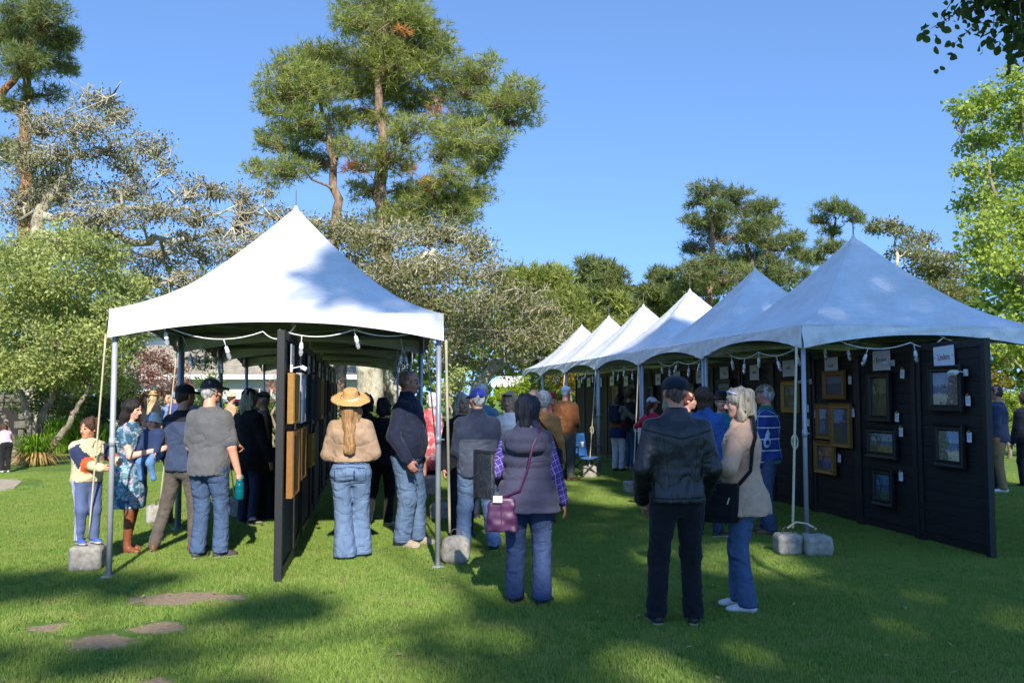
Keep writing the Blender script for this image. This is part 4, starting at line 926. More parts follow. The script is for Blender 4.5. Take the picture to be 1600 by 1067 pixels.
tree('far_pine', 'olive and grey half bare pine right of the tallest right tent peak', 50, [[(1400, 640, .26), (1396, 440, .16), (1400, 370, .06)], [(1470, 640, .24, 1), (1460, 440, .14, 1), (1450, 390, .06, 1)]], [(1380, 350, 22, 9), (1366, 362, 16, 9), (1405, 362, 24, 9), (1440, 375, 28, 10), (1425, 395, 36, 12), (1462, 408, 36, 14), (1495, 428, 34, 13), (1440, 425, 40, 14), (1480, 455, 44, 18)], OAKT, B_OAK, 'leaf', .2, .6, 2, 18, .55, .025, seed=48, wob=.35, bare=.5, limb=.045, bs=1.1)
tree('maple_tree', 'bright yellow-green spring tree at the right edge', 24, [[(1625, 700, .3), (1620, 500, .24), (1612, 300, .15), (1600, 150, .05)], [(1618, 480, .14), (1570, 380, .08), (1545, 250, .03)]],
  [(1596, 118, 28, 14), (1560, 148, 40, 18), (1528, 176, 36, 18), (1500, 170, 18, 12), (1596, 190, 40, 28), (1548, 214, 36, 22), (1518, 226, 20, 18), (1516, 268, 24, 20), (1566, 268, 36, 26), (1608, 270, 36, 36), (1530, 312, 36, 20), (1580, 330, 40, 28), (1506, 322, 14, 10), (1540, 360, 34, 24), (1600, 380, 40, 30), (1520, 395, 24, 18), (1566, 410, 44, 22), (1600, 440, 40, 28), (1536, 436, 26, 16), (1640, 200, 40, 60), (1640, 340, 40, 60), (1560, 530, 46, 24), (1600, 545, 44, 26), (1545, 560, 36, 22), (1500, 540, 30, 24), (1650, 480, 50, 50)], BRIGHT, B_GREY, 'leaf', .12, 1.35, 1.8, 20, .66, .012, seed=50, wob=.25, limb=.03, asp=.75, bs=1.1)
# ---- wooded backdrop that reads as one mass
def wood_mass():
    rng = np.random.default_rng(77); n = 26000
    x = rng.uniform(-75, 85, n); y = 74+rng.normal(0, 5, n); top = 7.0+3.2*vnoise(np.stack([x*.09, y*.02, 0*x], 1).astype(np.float32))+2*vnoise(np.stack([x*.35, y*.1, 0*x+5], 1).astype(np.float32))
    z = top*rng.random(n)**.7
    P = np.stack([x, y, z], 1); v, f = leaf_quads(P, np.tile(np.array([0, -1, .4]), (n, 1)), .95, rng, .6)
    o = link('distant_wood', npmesh('distant_wood', v, f, GREEN, False, tint=np.repeat(np.clip(rng.normal(.4, .25, n), 0, 1), 4))); tag(o, 'distant wood closing off the end of the park', 'wood', kind='stuff')
wood_mass()
# ---- strap-leaved clumps by the left tree
STRAP = leafmat('strap_leaves', L((54, 96, 14)), L((142, 178, 56)), .4); STRAW_D = leafmat('dry_straps', L((150, 116, 66)), L((196, 164, 110)), .2)
def strap_plant(px, py, rad, hgt, n, lb, seed, dry=False):
    rng = np.random.default_rng(seed); c = gnd(px, py); vs, fs, ti, mi = [], [], [], []; k = 0
    for i in range(n):
        a = rng.uniform(0, 6.28); r0 = rng.random()*rad*.35; L_ = hgt*rng.uniform(.7, 1.25); out = rng.uniform(.2, 1)*rad; w = rng.uniform(.012, .022); d = dry and rng.random() < .45
        dx, dy = math.cos(a), math.sin(a); prev = None; tt = rng.random()
        for s in range(6):
            t = s/5; rr = r0+out*t**1.3; z = (L_*(math.sin(t*2.2)) if not d else L_*.45*math.sin(t*3.0)); ww = w*(1-t**3*.9)
            vs += [(dx*rr-dy*ww, dy*rr+dx*ww, max(z, .01)), (dx*rr+dy*ww, dy*rr-dx*ww, max(z, .01))]; ti += [tt, tt]
            if s: fs.append((k+2*s-2, k+2*s-1, k+2*s+1, k+2*s)); mi.append(1 if d else 0)
        k += 12
    t = empty('strap_plant', c, 0, lb, 'plant', 'strap-leaved plants by the left bed')
    link('leaf_clump', npmesh('leaf_clump', vs, fs, [STRAP, STRAW_D], False, mi, ti), t)
strap_plant(56, 727, .75, .62, 420, 'strap-leaved clump with a dry straw skirt at the lawn edge', 1, True)
strap_plant(92, 708, .9, .85, 420, 'strap-leaved clump behind the dry-skirted one', 2); strap_plant(130, 700, .9, .9, 380, 'strap-leaved clump behind the boy’s head', 3); strap_plant(160, 708, .7, .7, 300, 'strap-leaved clump left of the near left tent leg', 4); strap_plant(70, 695, .8, .8, 300, 'strap-leaved clump under the curving stems', 5)
# ---- stone wall, house and parked cars at the back left
STONE = NT('wall_stone'); p = STONE.coord('Object'); STONE.base(STONE.ramp(STONE.noise(p, 5, 6, .7), [(.3, L((74, 70, 62))), (.7, L((122, 115, 103)))])); STONE.bump(STONE.noise(p, 22, 5, .7), .6, .03); STONE.set(Roughness=.95); STONE = STONE.mat  # stone colours darkened to carry the shade the wall stands in
MORT = solid('wall_mortar', (92, 86, 78), .95)
def stone_wall():
    a = at(-120, 617, 29); t = empty('stone_wall', (a.x, a.y, 0), .05, 'low dry stone wall behind the curving stems at the left edge', 'wall')
    MB().box((1.6, .22, .8), (3.2, .3, 1.6)).build('core', MORT, t); rnd = random.Random(4); z = 0; ms = []
    for k in range(6):
        w, h = rnd.uniform(.3, .5), .2; ms.append(MB().box((0, 0, 0), (w, .2, h*1.3), ch=.03).mesh('stone', STONE))
    while z < 1.55:
        h = .27; x = rnd.uniform(-.2, 0)
        while x < 3.0:
            m = rnd.choice(ms); w = max(v.co.x for v in m.vertices)*2; o = link('stone', m, t, (x+w/2, rnd.uniform(.0, .05), z+.13)); x += w+.02
        z += h+.01
    MB().box((2.7, -.02, .75), (.7, .12, 1.0)).build('dark_recess', solid('recess_shade', (40, 36, 34), .9), t)  # dark box stands in for the shade inside the wall's arch
stone_wall()
for i, (px, py, w, lb) in enumerate(((20, 690, 3.2, 'rough stone bed edge behind the pink child'), (150, 684, 2.8, 'rough stone bed edge behind the boy'))):
    c = gnd(px, py-8); t = empty('bed_edge', c, .05, lb, 'edging'); rnd = random.Random(i); x = -w/2
    while x < w/2:
        k = rnd.uniform(.25, .5); MB().box((x+k/2, rnd.uniform(-.04, .04), .15), (k-.02, .28, rnd.uniform(.28, .36)), R=rotz(rnd.uniform(-.1, .1)), ch=.04).build('stone', STONE, t); x += k
def house():
    Y = 46; c = at(400, 617, Y); t = empty('house', (c.x, c.y, 0), 0, 'long low house with a grey shingle roof and white fascia behind the left tent', 'house')
    WH = solid('house_white', (226, 222, 214), .8, amt=.08); W, D = 13, 7
    for k in range(1): MB().box((0, D/2, 1.25), (W, D, 2.5)).build('wall', WH, t)
    RF = NT('shingle'); v = RF.coord('Object', (1, 1, 1)); RF.base(RF.ramp(RF.noise(v, 3, 6, .7), [(.3, L((128, 120, 108))), (.7, L((176, 166, 148)))])); RF.bump(RF.noise(RF.coord('Object', (.4, 5, 1)), 4, 4), .5, .05); RF.set(Roughness=.95)
    m = MB(); h0, h1 = 2.62, 4.4; m.add([(-W/2-.5, -.7, h0), (W/2+.5, -.7, h0), (W/2+.5, D/2, h1), (-W/2-.5, D/2, h1), (-W/2-.5, D+.7, h0), (W/2+.5, D+.7, h0)], [(0, 1, 2, 3), (3, 2, 5, 4)]); r = m.build('roof', RF.mat, t)
    for k in range(1, 13):
        y = -.7+k*(D/2+.7)/13; MB().box((0, y, h0+(h1-h0)*k/13+.02), (W+1, .05, .03)).build('shingle_course', RF.mat, r)
    MB().box((0, -.72, h0-.06), (W+1.05, .05, .24)).build('fascia', WH, t); MB().box((2.4, D/2, h1+.3), (.7, .7, 1.2)).build('chimney', STONE, r)
    GL = solid('window_glass', (60, 72, 84), .1, bump=0)
    for x in (-4.8, -2.4, .2, 2.8, 5.2):
        w = MB().box((x, -.02, 1.45), (1.3, .06, 1.2)).build('window', WH, t); MB().box((x, -.055, 1.45), (1.12, .02, 1.02)).build('pane', GL, w); MB().box((x, -.075, 1.45), (.05, .03, 1.02)).build('mullion', WH, w)
    t2 = empty('house', (c.x-5.6, c.y+9, 0), .1, 'white two-storey house wall glimpsed through the red-leaved tree', 'house')
    MB().box((0, 3, 2.6), (8.2, 6, 5.2)).build('wall', WH, t2); MB().add([(-4.4, -.4, 5.2), (4.4, -.4, 5.2), (4.4, 3, 6.6), (-4.4, 3, 6.6), (-4.4, 6.4, 5.2), (4.4, 6.4, 5.2)], [(0, 1, 2, 3), (3, 2, 5, 4)]).build('roof', RF.mat, t2)
    for x in (-2.5, 0, 2.5):
        for z in (1.4, 3.9): w = MB().box((x, -.02, z), (1.1, .06, 1.2)).build('window', WH, t2); MB().box((x, -.055, z), (.92, .02, 1.02)).build('pane', GL, w)
house()
def car(px, Y, rz, rgb, lb):
    c = at(px, 617, Y); t = empty('parked_car', (c.x, c.y, 0), rz, lb, 'car', 'parked cars behind the lawn')
    PT = solid('car_paint_%d_%d_%d' % rgb, rgb, .25, .1, .05, bump=0); GL = solid('car_glass', (30, 36, 42), .08, bump=0); TY = solid('tyre', (26, 26, 27), .85); RM = solid('rim', (160, 162, 166), .35, .7)
    f = Field(); f.loft([(.28, 0, 0, 2.1, .84), (.6, 0, 0, 2.18, .88), (.86, -.05, 0, 2.1, .86), (.95, -.1, 0, 1.9, .8)], n=5, k=.05); f.loft([(.9, -.25, 0, 1.42, .76), (1.15, -.25, 0, 1.2, .7), (1.42, -.25, 0, .85, .6), (1.48, -.25, 0, .7, .52)], n=4, k=.06)
    for x in (-1.35, 1.3):
        for y in (-.85, .85): f.ell((x, y, .33), (.38, .2, .38), None, .02, True)
    b = fobj('car_body', f, .04, [PT, GL], t, None, None, lambda q: ((q[:, 2] > .99) & (q[:, 2] < 1.37) & (np.abs(np.abs(q[:, 0]+.3)-.05) > .06)).astype(int))
    for x in (-1.35, 1.3):
        for y in (-.78, .78):
            w = MB().lathe([(.2, -.1), (.31, -.1), (.33, -.06), (.33, .06), (.31, .1), (.2, .1)], (x, y, .33), 20, R=rotx(math.pi/2)).build('wheel', TY, t, True); MB().lathe([(.05, -.09), (.2, -.085), (.2, .085), (.05, .09)], (x, y, .33), 16, R=rotx(math.pi/2)).build('rim', RM, w, True)
    for y in (-.6, .6): MB().box((2.1, y, .66), (.1, .3, .12), ch=.02).build('headlight', RM, t); MB().box((-2.12, y, .7), (.08, .28, .12), ch=.02).build('tail_light', solid('tail_red', (150, 24, 24), .3), t)
car(515, 40, .1, (40, 46, 58), 'dark parked car glimpsed under the far end of the left tent'); car(405, 38, .05, (160, 30, 40), 'red parked car behind the black coat'); car(345, 39, 0, (206, 206, 208), 'white parked car behind the left tent legs'); car(185, 38, .1, (214, 214, 216), 'white parked car behind the floral dress')
def shed():
    c = at(825, 617, 44); t = empty('shed', (c.x, c.y, 0), -.1, 'small shed with a white scalloped roof edge behind the middle group', 'shed'); WH = MATS['house_white']
    MB().box((0, 1, 1.1), (2.4, 2, 2.2)).build('wall', solid('shed_wall', (150, 140, 120), .8), t); MB().add([(-1.8, -.4, 2.2), (1.8, -.4, 2.2), (1.5, 1, 2.6), (-1.5, 1, 2.6), (-1.8, 2.4, 2.2), (1.8, 2.4, 2.2)], [(0, 1, 2, 3), (3, 2, 5, 4)]).build('roof', WH, t)
    for k in range(12): MB().lathe([(.13, 0), (.13, .05)], (-1.65+.3*k, -.42, 2.15), 10, R=rotx(math.pi/2)).build('scallop', WH, t)
shed()
# ---- black draped table and camping chair
def drape():
    c = gnd(420, 806); t = empty('draped_table', (c.x, c.y, 0), ROW, 'small table under a black cloth behind the left panels', 'table')
    f = Field(); f.loft([(0.005, 0, 0, .36, .45), (.5, 0, 0, .3, .4), (.78, 0, 0, .29, .39)], n=4, k=.02); f.ell((.0, .1, .8), (.2, .2, .14), None, .08); fobj('table_cloth', f, .018, BLK_, t, lambda P: (vnoise(P*A((14, 14, 3)))-.5)*.05)
    for x in (-.22, .22):
        for y in (-.3, .3): MB().tube([(x, y, 0), (x, y, .7)], .015).build('leg', STEEL, t)
BLK_ = fabric('cloth_black', (30, 30, 32)); drape()
def chair():
    c = gnd(893, 748); t = empty('camping_chair', (c.x+.25, c.y+.3, 0), .5, 'blue folding camping chair beside the man in the brown jacket', 'chair'); CB = fabric('chair_blue', (44, 92, 150)); FR = solid('chair_frame', (40, 42, 46), .5, .4)
    MB().sheet([[(x, y, .42-.05*math.sin(math.pi*(x+.25)/.5)) for x in np.linspace(-.25, .25, 7)] for y in np.linspace(-.22, .22, 5)]).build('seat', CB, t, True)
    MB().sheet([[(x, .22+.12*z, .42+z*.45-.0) for x in np.linspace(-.25, .25, 7)] for z in np.linspace(0, 1, 5)]).build('backrest', CB, t, True)
    for a, b in (((-.27, -.25, 0), (.27, -.25, .42)), ((.27, -.25, 0), (-.27, -.25, .42)), ((-.27, .25, 0), (.27, .25, .42)), ((.27, .25, 0), (-.27, .25, .42)), ((-.27, -.25, 0), (-.27, .25, .42)), ((.27, -.25, 0), (.27, .25, .42))): MB().tube([a, b], .011).build('leg', FR, t)
    for x in (-.27, .27): MB().tube([(x, .25, 0), (x, .36, .9)], .011).build('back_post', FR, t); MB().tube([(x, -.25, .62), (x, .29, .64)], .018).build('armrest', FR, t); MB().tube([(x, -.25, .4), (x, -.25, .62)], .011).build('arm_post', FR, t)
    t2 = empty('paper_cup', (c.x+.22, c.y+.1, .62), 0, 'white paper cup on the arm of the blue camping chair', 'cup'); MB().lathe([(.03, 0), (.04, .1), (.042, .105)], (0, 0, 0), 12).build('cup_wall', WIRE, t2, True)
chair()
# ---- the big trees behind the camera that shade the lawn, and their low branch at the upper right
def shade_trees():
    rng = np.random.default_rng(5)
    hx, hy = LIGHT.x/-LIGHT.z, LIGHT.y/-LIGHT.z
    def shade(x, y):
        """how leafy the crowns are over the spot whose shadow lands at lawn point (x, y)"""
        n = vnoise(np.stack([x*.75, y*.5, 0*x+3], 1).astype(np.float32))+.5*vnoise(np.stack([x*1.9, y*1.2, 0*x+9], 1).astype(np.float32)); n = n/1.5
        n2 = vnoise(np.stack([x*1.15, y*.85, 0*x+21], 1).astype(np.float32))
        edge = -.1+1.8*(n-.5)
        r = (x > edge) & (y < 21.5-1.2*np.maximum(0, x-6)+3*(n-.5)) & (n > np.where(y < 9.5, .37, .29))
        f = (x <= edge) & (y > 6.5) & (y < 8.1+1.2*(n-.5)) & (n > .36) & (x > -9)
        b = ((x+1.35)/1.3)**2+((y-14.0)/2.2)**2 < .8+1.2*(n-.5)
        b2 = (x <= edge) & (y < 5.9) & (n > .56)
        r &= (n2 > .3) | (y > 10.5); f &= n2 > .28
        return r | f | b | b2
    n = 72000; gx = rng.uniform(-9, 12, n); gy = rng.uniform(0, 22, n); k = shade(gx, gy); gx, gy = gx[k], gy[k]
    z = np.clip(20+.1*gy+rng.normal(0, 1.8, len(gx)), 16, 27)
    P = np.stack([gx-hx*z, gy-hy*z, z], 1)
    # keep clear of the picture: nothing the camera could see
    el = (P[:, 2]-CAMZ)/np.maximum(P[:, 1], .01); ok = (P[:, 1] < 1.0) | (el > .62); P = P[ok]
    trunks = [(5.6, -18.8, .42, 'large oak behind the viewer on the right, shading the lawn'), (-.6, -25.5, .4, 'large oak behind the viewer on the left, shading the lawn'), (10.6, -25.5, .45, 'third large oak far behind the viewer on the right')]
    own = np.argmin(np.stack([np.hypot(P[:, 0]-t[0], P[:, 1]-t[1]) for t in trunks]), 0)
    for i, (tx, ty, r, lb) in enumerate(trunks):
        Q = P[own == i]-np.array([tx, ty, 0]); e = empty('shade_oak', (tx, ty, 0), 0, lb, 'tree', 'oaks behind the viewer')
        w = MB(); w.tube(curve_pts((0, 0, -.1), (.4, .6, 16.5), 8, .03, 0, random.Random(i)), [r*1.3]+[r*(1-.06*k) for k in range(8)], 10)
        idx = rng.choice(len(Q), min(46, len(Q)), replace=False)
        for j in idx: w.tube(curve_pts((.3, .4, 12+random.random()*4), Q[j], 7, .25, 0, random.Random(int(j))), [.15, .12, .1, .08, .06, .045, .03, .015], 5)
        w.build('trunk', B_OAK, e, True)
        v, f = leaf_quads(Q, np.tile(np.array([0, 0, .2]), (len(Q), 1)), .33, rng, .7)
        link('crown', npmesh('crown', v, f, DARKG, False, tint=np.repeat(rng.random(len(Q)), 4)), e)
        if i == 0:    # low branch hanging into view
            o = Vector((tx, ty, 0)); m = MB(); a = at(1640, -160, 5.2); pts = curve_pts(Vector((tx, ty, 9.5)), a, 8, .05, 0, random.Random(3)); m.tube([p-o for p in pts], [.09-.009*k for k in range(9)], 6)
            LP, LD = [], []
            for px, py, yy in ((1470, 30, 5.5), (1490, 70, 5.5), (1530, 20, 5.4), (1550, 60, 5.4), (1580, 40, 5.3), (1595, 85, 5.3), (1560, -10, 5.2), (1600, 10, 5.2), (1500, 10, 5.5), (1455, 45, 5.6), (1610, 60, 5.2), (1540, 5, 5.4), (1590, 70, 5.4)):
                q_ = at(px, py, yy); tw = curve_pts(a+Vector((rng.normal(0, .1), 0, 0)), q_, 6, .22, .05, random.Random(px)); m.tube([p-o for p in tw], [.02, .016, .012, .009, .006, .004, .002], 5)
                for p in tw[2:]:
                    c_ = 20 if px > 1530 else 9
                    LP += [np.array(p-o)+rng.normal(0, .05, 3) for _ in range(c_)]; LD += [np.array([0, 0, -.3])]*c_
            m.build('low_branch', B_GREY, e, True)
            v, f = leaf_round(np.array(LP), np.array(LD), .06, rng); link('branch_leaves', npmesh('branch_leaves', v, f, DARKG, False, tint=np.repeat(rng.random(len(LP)), 8)), e)
shade_trees()

# ------------------------------------------------------------------ people
def ik(a, c, l1, l2, hint):
    a, c, hint = A(a), A(c), A(hint); d = c-a; D = float(np.linalg.norm(d)); D2 = min(D, (l1+l2)*.998); u = d/max(D, 1e-6)
    x = (D2*D2+l1*l1-l2*l2)/(2*D2); hh = math.sqrt(max(l1*l1-x*x, 0)); w = hint-u*float(hint @ u); w /= max(np.linalg.norm(w), 1e-6)
    return a+u*x+w*hh, a+u*D2
def skinmat(name, rgb):
    if name in MATS: return MATS[name]
    q = NT(name); c = L(rgb); v = q.coord('Object')
    q.base(q.mix(q.noise(v, 16, 4, .6), var(c, .85), tuple(min(1, x*y) for x, y in zip(c, (1.18, 1.08, 1.05)))))
    q.bump(q.noise(v, 120, 3), .12, .003); q.set(Roughness=.55); q.b.inputs['Subsurface Weight'].default_value = .08; q.b.inputs['Subsurface Radius'].default_value = (.02, .008, .005)
    MATS[name] = q.mat; return q.mat
def hairmat(name, rgb, rgb2=None):
    if name in MATS: return MATS[name]
    q = NT(name); c = L(rgb); c2 = L(rgb2) if rgb2 else var(c, 1.7)
    a = q.noise(q.coord('Object', (1, 1, .08)), 70, 5, .7)
    q.base(q.ramp(a, [(.35, var(c, .7)), (.65, c2)])); q.bump(a, .9, .012); q.set(Roughness=.55); q.b.inputs['Specular IOR Level'].default_value = .3
    MATS[name] = q.mat; return q.mat
EYE = solid('eye_dark', (38, 28, 24), .3, bump=0); LIP = solid('lip', (168, 100, 92), .5, bump=0); BROW = solid('brow', (84, 66, 52), .8, bump=0)
def folds(amp, seed, h, fz=(9, 9, 22), keep=None):
    """creases in cloth: stretched noise, strongest at elbows and knees"""
    off = A((seed*1.7, seed*.9, seed*2.3))
    def f(P):
        W = (vnoise(P*3.1+off)-.5)*1.6
        Q = P*A(fz); Q[:, 2] += W*5+P[:, 0]*7
        r = 1-np.abs(2*vnoise(Q+off)-1); s = vnoise(P*5+off*2)
        g = .35+.65*s
        return amp*(r**1.6-.45)*g+amp*.6*(vnoise(P*A((26, 26, 34))+off)-.5)
    return f
def hand(parts, wrist, d, pn, size, curl, res, point=False):
    """palm and five bent fingers; d from forearm to fingers, pn = palm normal"""
    d = Vector(d).normalized(); pn = Vector(pn); pn = (pn-d*pn.dot(d)).normalized(); sd = d.cross(pn)      # sd: towards the thumb
    w = Vector(wrist); f = Field(); S = size
    B = np.array([list(sd), list(d), list(pn)], np.float32).T
    f.ell(w+d*.045*S, (.04*S, .052*S, .016*S), B, .01); f.cap(w-d*.03*S, w+d*.02*S, .026*S, .027*S, .015)
    for i, (o, ln, fr) in enumerate(((.028, .072, .0088), (.0095, .082, .009), (-.0095, .076, .0088), (-.027, .06, .0078))):
        p = w+d*.083*S+sd*o*S-(d*.008*S if i == 3 else d*0); c = curl*(.9+.1*i); a = c*.45; r = fr*S
        if point and i == 0: c = .08; a = .03
        for k, (fr_, q) in enumerate(((.45, .0), (.32, .75), (.23, .6))):
            a += c*q; nd = (d*math.cos(a)+pn*math.sin(a)); n2 = p+nd*ln*fr_*S; f.cap(p, n2, r*(1-.08*k), r*(.92-.08*k), .004); p = n2
    p = w+d*.022*S+sd*.026*S; n2 = p+(d*.62+sd*.7+pn*.35).normalized()*.042*S; f.cap(p, n2, .0125*S, .0108*S, .012)
    n3 = n2+(d*.85+sd*(.25-.5*curl)+pn*(.3+.5*curl)).normalized()*.036*S; f.cap(n2, n3, .0105*S, .0085*S, .004)
    v, q = f.mesh(res); parts.append((v, q, np.zeros(len(q), int)))
SEED = [0]
def person(label, loc, h, face, top, pants, skin=(196, 146, 118), hair=None, hat=None, shoes=None, res=.012, build=1., sex='m', belly=0., lean=0., leanx=0.,
           head=(0, 0), headk=1., armR='down', armL='down', handR=.5, handL=.5, palmR=None, palmL=None, point=None, footR=None, footL=None, elbR=None, elbL=None, group=None, extra=None, dz=0, cat='person', shw=None, legs=None):
    SEED[0] += 1; sd = SEED[0]; rnd = random.Random(sd); res *= 1.6
    yaw = math.atan2(-face[0], face[1]); fem = sex == 'f'
    t = empty('person', Vector(loc)+Z*dz, yaw, label, cat, group)
    o = A((0, 0, .53*h)); R = A(rotx(-lean) @ roty(leanx))
    T = lambda p: o+R @ (A(p)*h-o)
    sw = shw if shw else (.09 if fem else .101); bw = build
    sh = {1: T((sw, -.005, .782)), -1: T((-sw, -.005, .782))}
    # torso outline: z, half width, half depth
    tz = ([(.47, .103, .078), (.52, .102, .074), (.57, .09, .064), (.63, .076, .054), (.70, .084, .062), (.745, .088, .064), (.785, .084, .052), (.812, .06, .04), (.842, .034, .033)] if fem else
          [(.47, .096, .072), (.52, .096, .07), (.57, .093, .066), (.63, .09, .063), (.70, .098, .067), (.75, .104, .067), (.788, .097, .056), (.815, .066, .043), (.845, .038, .036)])
    def st(z0, z1, infl, flare=0., bell=belly):
        zs = sorted(set([z0, z1]+[q[0] for q in tz if z0 < q[0] < z1])); out = []
        for z in zs:
            a = np.interp(z, [q[0] for q in tz], [q[1] for q in tz]); b = np.interp(z, [q[0] for q in tz], [q[2] for q in tz])
            bl = bell*max(0, 1-abs(z-.6)/.13); fl = flare*max(0, (.60-z)/.2)
            k = bw if z < .8 else 1+(bw-1)*.4
            out.append((z*h-o[2], 0, (bl*.5+(.006 if z < .56 else 0)*(-1))*h, a*k*h+infl+fl*h+bl*.4*h, b*k*h+infl+fl*h*.8+bl*.5*h))
        return out
    AW = {'down': (.138, .03, .48), 'pocket': (.128, .035, .475), 'front': (.07, .13, .585), 'fold': (-.02, .11, .645), 'bentup': (.1, .17, .68)}
    arms = {}
    for s, a, e in ((1, armR, elbR), (-1, armL, elbL)):
        w = AW[a] if isinstance(a, str) else a
        w = A((w[0]*(s if isinstance(a, str) else 1), w[1], w[2]))*h
        hint = A(e) if e is not None else A((s*.45, -1, -.15))
        el, wr = ik(sh[s], w, .168*h, .148*h, hint); arms[s] = (sh[s], el, wr)
    lg = {}
    for s, fp in ((1, footR), (-1, footL)):
        fp = fp or (s*.05, 0., s*-.18); ank = A((fp[0]*h, fp[1]*h, (.048+(fp[3] if len(fp) > 3 else 0))*h)); hip = A((s*.05*h*bw, 0, .5*h))
        kn, an = ik(hip, ank, .2275*h, .2275*h, A((-math.sin(fp[2])*.5, 1, 0))); lg[s] = (hip, kn, ank, fp[2])
    hc = T((0, .012, .925)); HR = A((rotx(-lean*.4) @ rotz(head[0]) @ rotx(head[1]))); hs = h*.13/.234*headk if h > 1.3 else .2*headk/.234
    if h > 1.3: hs = h*.131/.234*headk
    Hp = lambda p: hc+HR @ (A(p)*hs)
    sk = skinmat('skin_%d_%d_%d' % skin, skin)
    # ---- body: one figure from head to feet
    b = Field(); e = lambda c, r, k=.02*hs, cut=False, R2=None: b.ell(Hp(c), A(r)*hs, HR if R2 is None else HR @ A(R2), k, cut)
    e((0, -.012, .032), (.075, .094, .088)); e((0, .02, -.042), (.057, .068, .068), .03*hs); e((0, .06, -.09), (.024, .022, .02), .03*hs)
    b.cap(Hp((-.03, .079, .024)), Hp((.03, .079, .024)), .013*hs, .013*hs, .02*hs)
    for s in (-1, 1):
        e((s*.04, .055, -.022), (.026, .026, .028), .02*hs); e((s*.031, .098, .006), (.017, .017, .012), .012*hs, True); e((s*.031, .079, .005), (.013, .0125, .012), .003)
        e((s*.079, -.004, -.008), (.011, .02, .032), .008*hs)
    b.cap(Hp((0, .09, .012)), Hp((0, .109, -.026)), .0075*hs, .0135*hs, .012*hs); e((0, .1, -.03), (.018, .012, .01), .01*hs)
    b.cap(Hp((-.02, .083, -.057)), Hp((.02, .083, -.057)), .008*hs, .008*hs, .006*hs)
    nb = T((0, -.012, .835)); b.cap(Hp((0, -.018, -.05)), nb, .052*hs*(.86 if fem else 1), .057*hs*(.9 if fem else 1.05), .025*hs)
    b.loft(st(.5, .845, -.014*h), o, R, 2.2, .03)
    for s in (1, -1):
        S0, E0, W0 = arms[s]; r = .0275*h*(.88 if fem else 1)*(.5+.5*bw)
        b.chain([S0, E0, W0], [r*1.12, r*.92, r*.6], .025)
        if legs is None: hip, kn, an, _ = lg[s]; b.chain([hip, kn, an], [.018*h, .016*h, .015*h], .02)
        else: hip, kn, an, _ = lg[s]; b.chain([hip, kn, an], [.045*h, .022*h, .016*h], .02)
    v, f = b.mesh(max(.0095, res*.8)); parts = [(v, f, None)]
    cen = (v[f].mean(1)-hc) @ HR/hs        # head frame
    mi = np.zeros(len(f), int); x, y, z = cen[:, 0], cen[:, 1], cen[:, 2]
    mi[(np.hypot(np.abs(x)-.031, (z-.006)*1.5) < .013) & (y > .06) & (y < .12)] = 1
    mi[(np.abs(x) < .024) & (np.abs(z+.057) < .008) & (y > .07) & (y < .13)] = 2
    mi[(np.abs(np.abs(x)-.032) < .02) & (np.abs(z-.031-.1*(.05-np.abs(x))) < .0055) & (y > .06) & (y < .12)] = 3
    parts[0] = (v, f, mi)
    for s, cu, pn in ((1, handR, palmR), (-1, handL, palmL)):
        if cu is None: continue
        S0, E0, W0 = arms[s]; d = W0-E0
        hand(parts, W0+d/np.linalg.norm(d)*.012*h, d, pn if pn else (-s, .1, 0), h/1.75*(.9 if fem else 1), cu, max(.0055, res*.45), point == s)
    vv = np.concatenate([p[0] for p in parts]); ff = []; k = 0
    for p in parts: ff.append(p[1]+k); k += len(p[0])
    link('body', npmesh('body', vv, np.concatenate(ff), [sk, EYE, LIP, BROW], True, np.concatenate([p[2] for p in parts])), t)
    # ---- trousers
    if pants:
        P = dict(infl=.014, knee=.0, cuff=.004, name='trousers', fold=.011, top=.6, bot=.03); P.update(pants)
        f = Field(); S_ = st(.5, P['top'], P['infl']*.8, 0, belly*.6); S_ = [(.435*h-o[2], 0, 0, .062*h*bw, .045*h*bw)]+S_; f.loft(S_, o, None if lean < .3 else R, 2.2, .05)
        for s in (1, -1):
            hip, kn, an, _ = lg[s]; r0 = (.05 if fem else .0485)*h*bw
            hp2 = hip+A((s*.003*h, -.004*h, -.01*h))
            f.chain([hp2, kn, an+A((0, -.005, -.012*h))], [r0+P['infl'], .031*h*(.6+.4*bw)+P['infl']+P['knee'], .0245*h+P['infl']+P['cuff']], .035)
        zb = P['bot']*h
        kz = .28*h; lw = max(res*.75, .007)
        fz0 = folds(P['fold']*.75, sd, h, (9, 9, 24))
        def pf(P_, kz=kz, h=h):      # bunching at the knee, hip and hem
            g = .55+.9*np.exp(-((P_[:, 2]-kz)/.09)**2)+.9*np.exp(-((P_[:, 2]-.09*h)/.06)**2)+.6*np.exp(-((P_[:, 2]-.46*h)/.05)**2)
            return fz0(P_)*g
        pm = None; mats = P['mat']
        if 'jeans' in P['name']:
            mats = [P['mat'], SEAM]
            def pm(c, h=h, bw=bw):
                x, y, z = np.abs(c[:, 0]), c[:, 1], c[:, 2]; back = y < -.02
                px0, px1, z0, z1 = .022*h, .085*h*bw, .462*h, .53*h
                inn = (x > px0) & (x < px1) & (z > z0) & (z < z1); inn2 = (x > px0+lw) & (x < px1-lw) & (z > z0+lw) & (z < z1-lw)
                m = back & inn & ~inn2
                m |= (np.abs(z-.565*h) < lw*.5) | (back & (x < lw*.5) & (z > .44*h)) | (back & (np.abs(z-.548*h+x*.12) < lw*.45))
                m |= (z < zb+.014)
                return m.astype(int)
        fobj(P['name'], f, res, mats, t, pf, clip=zb, midx=pm)
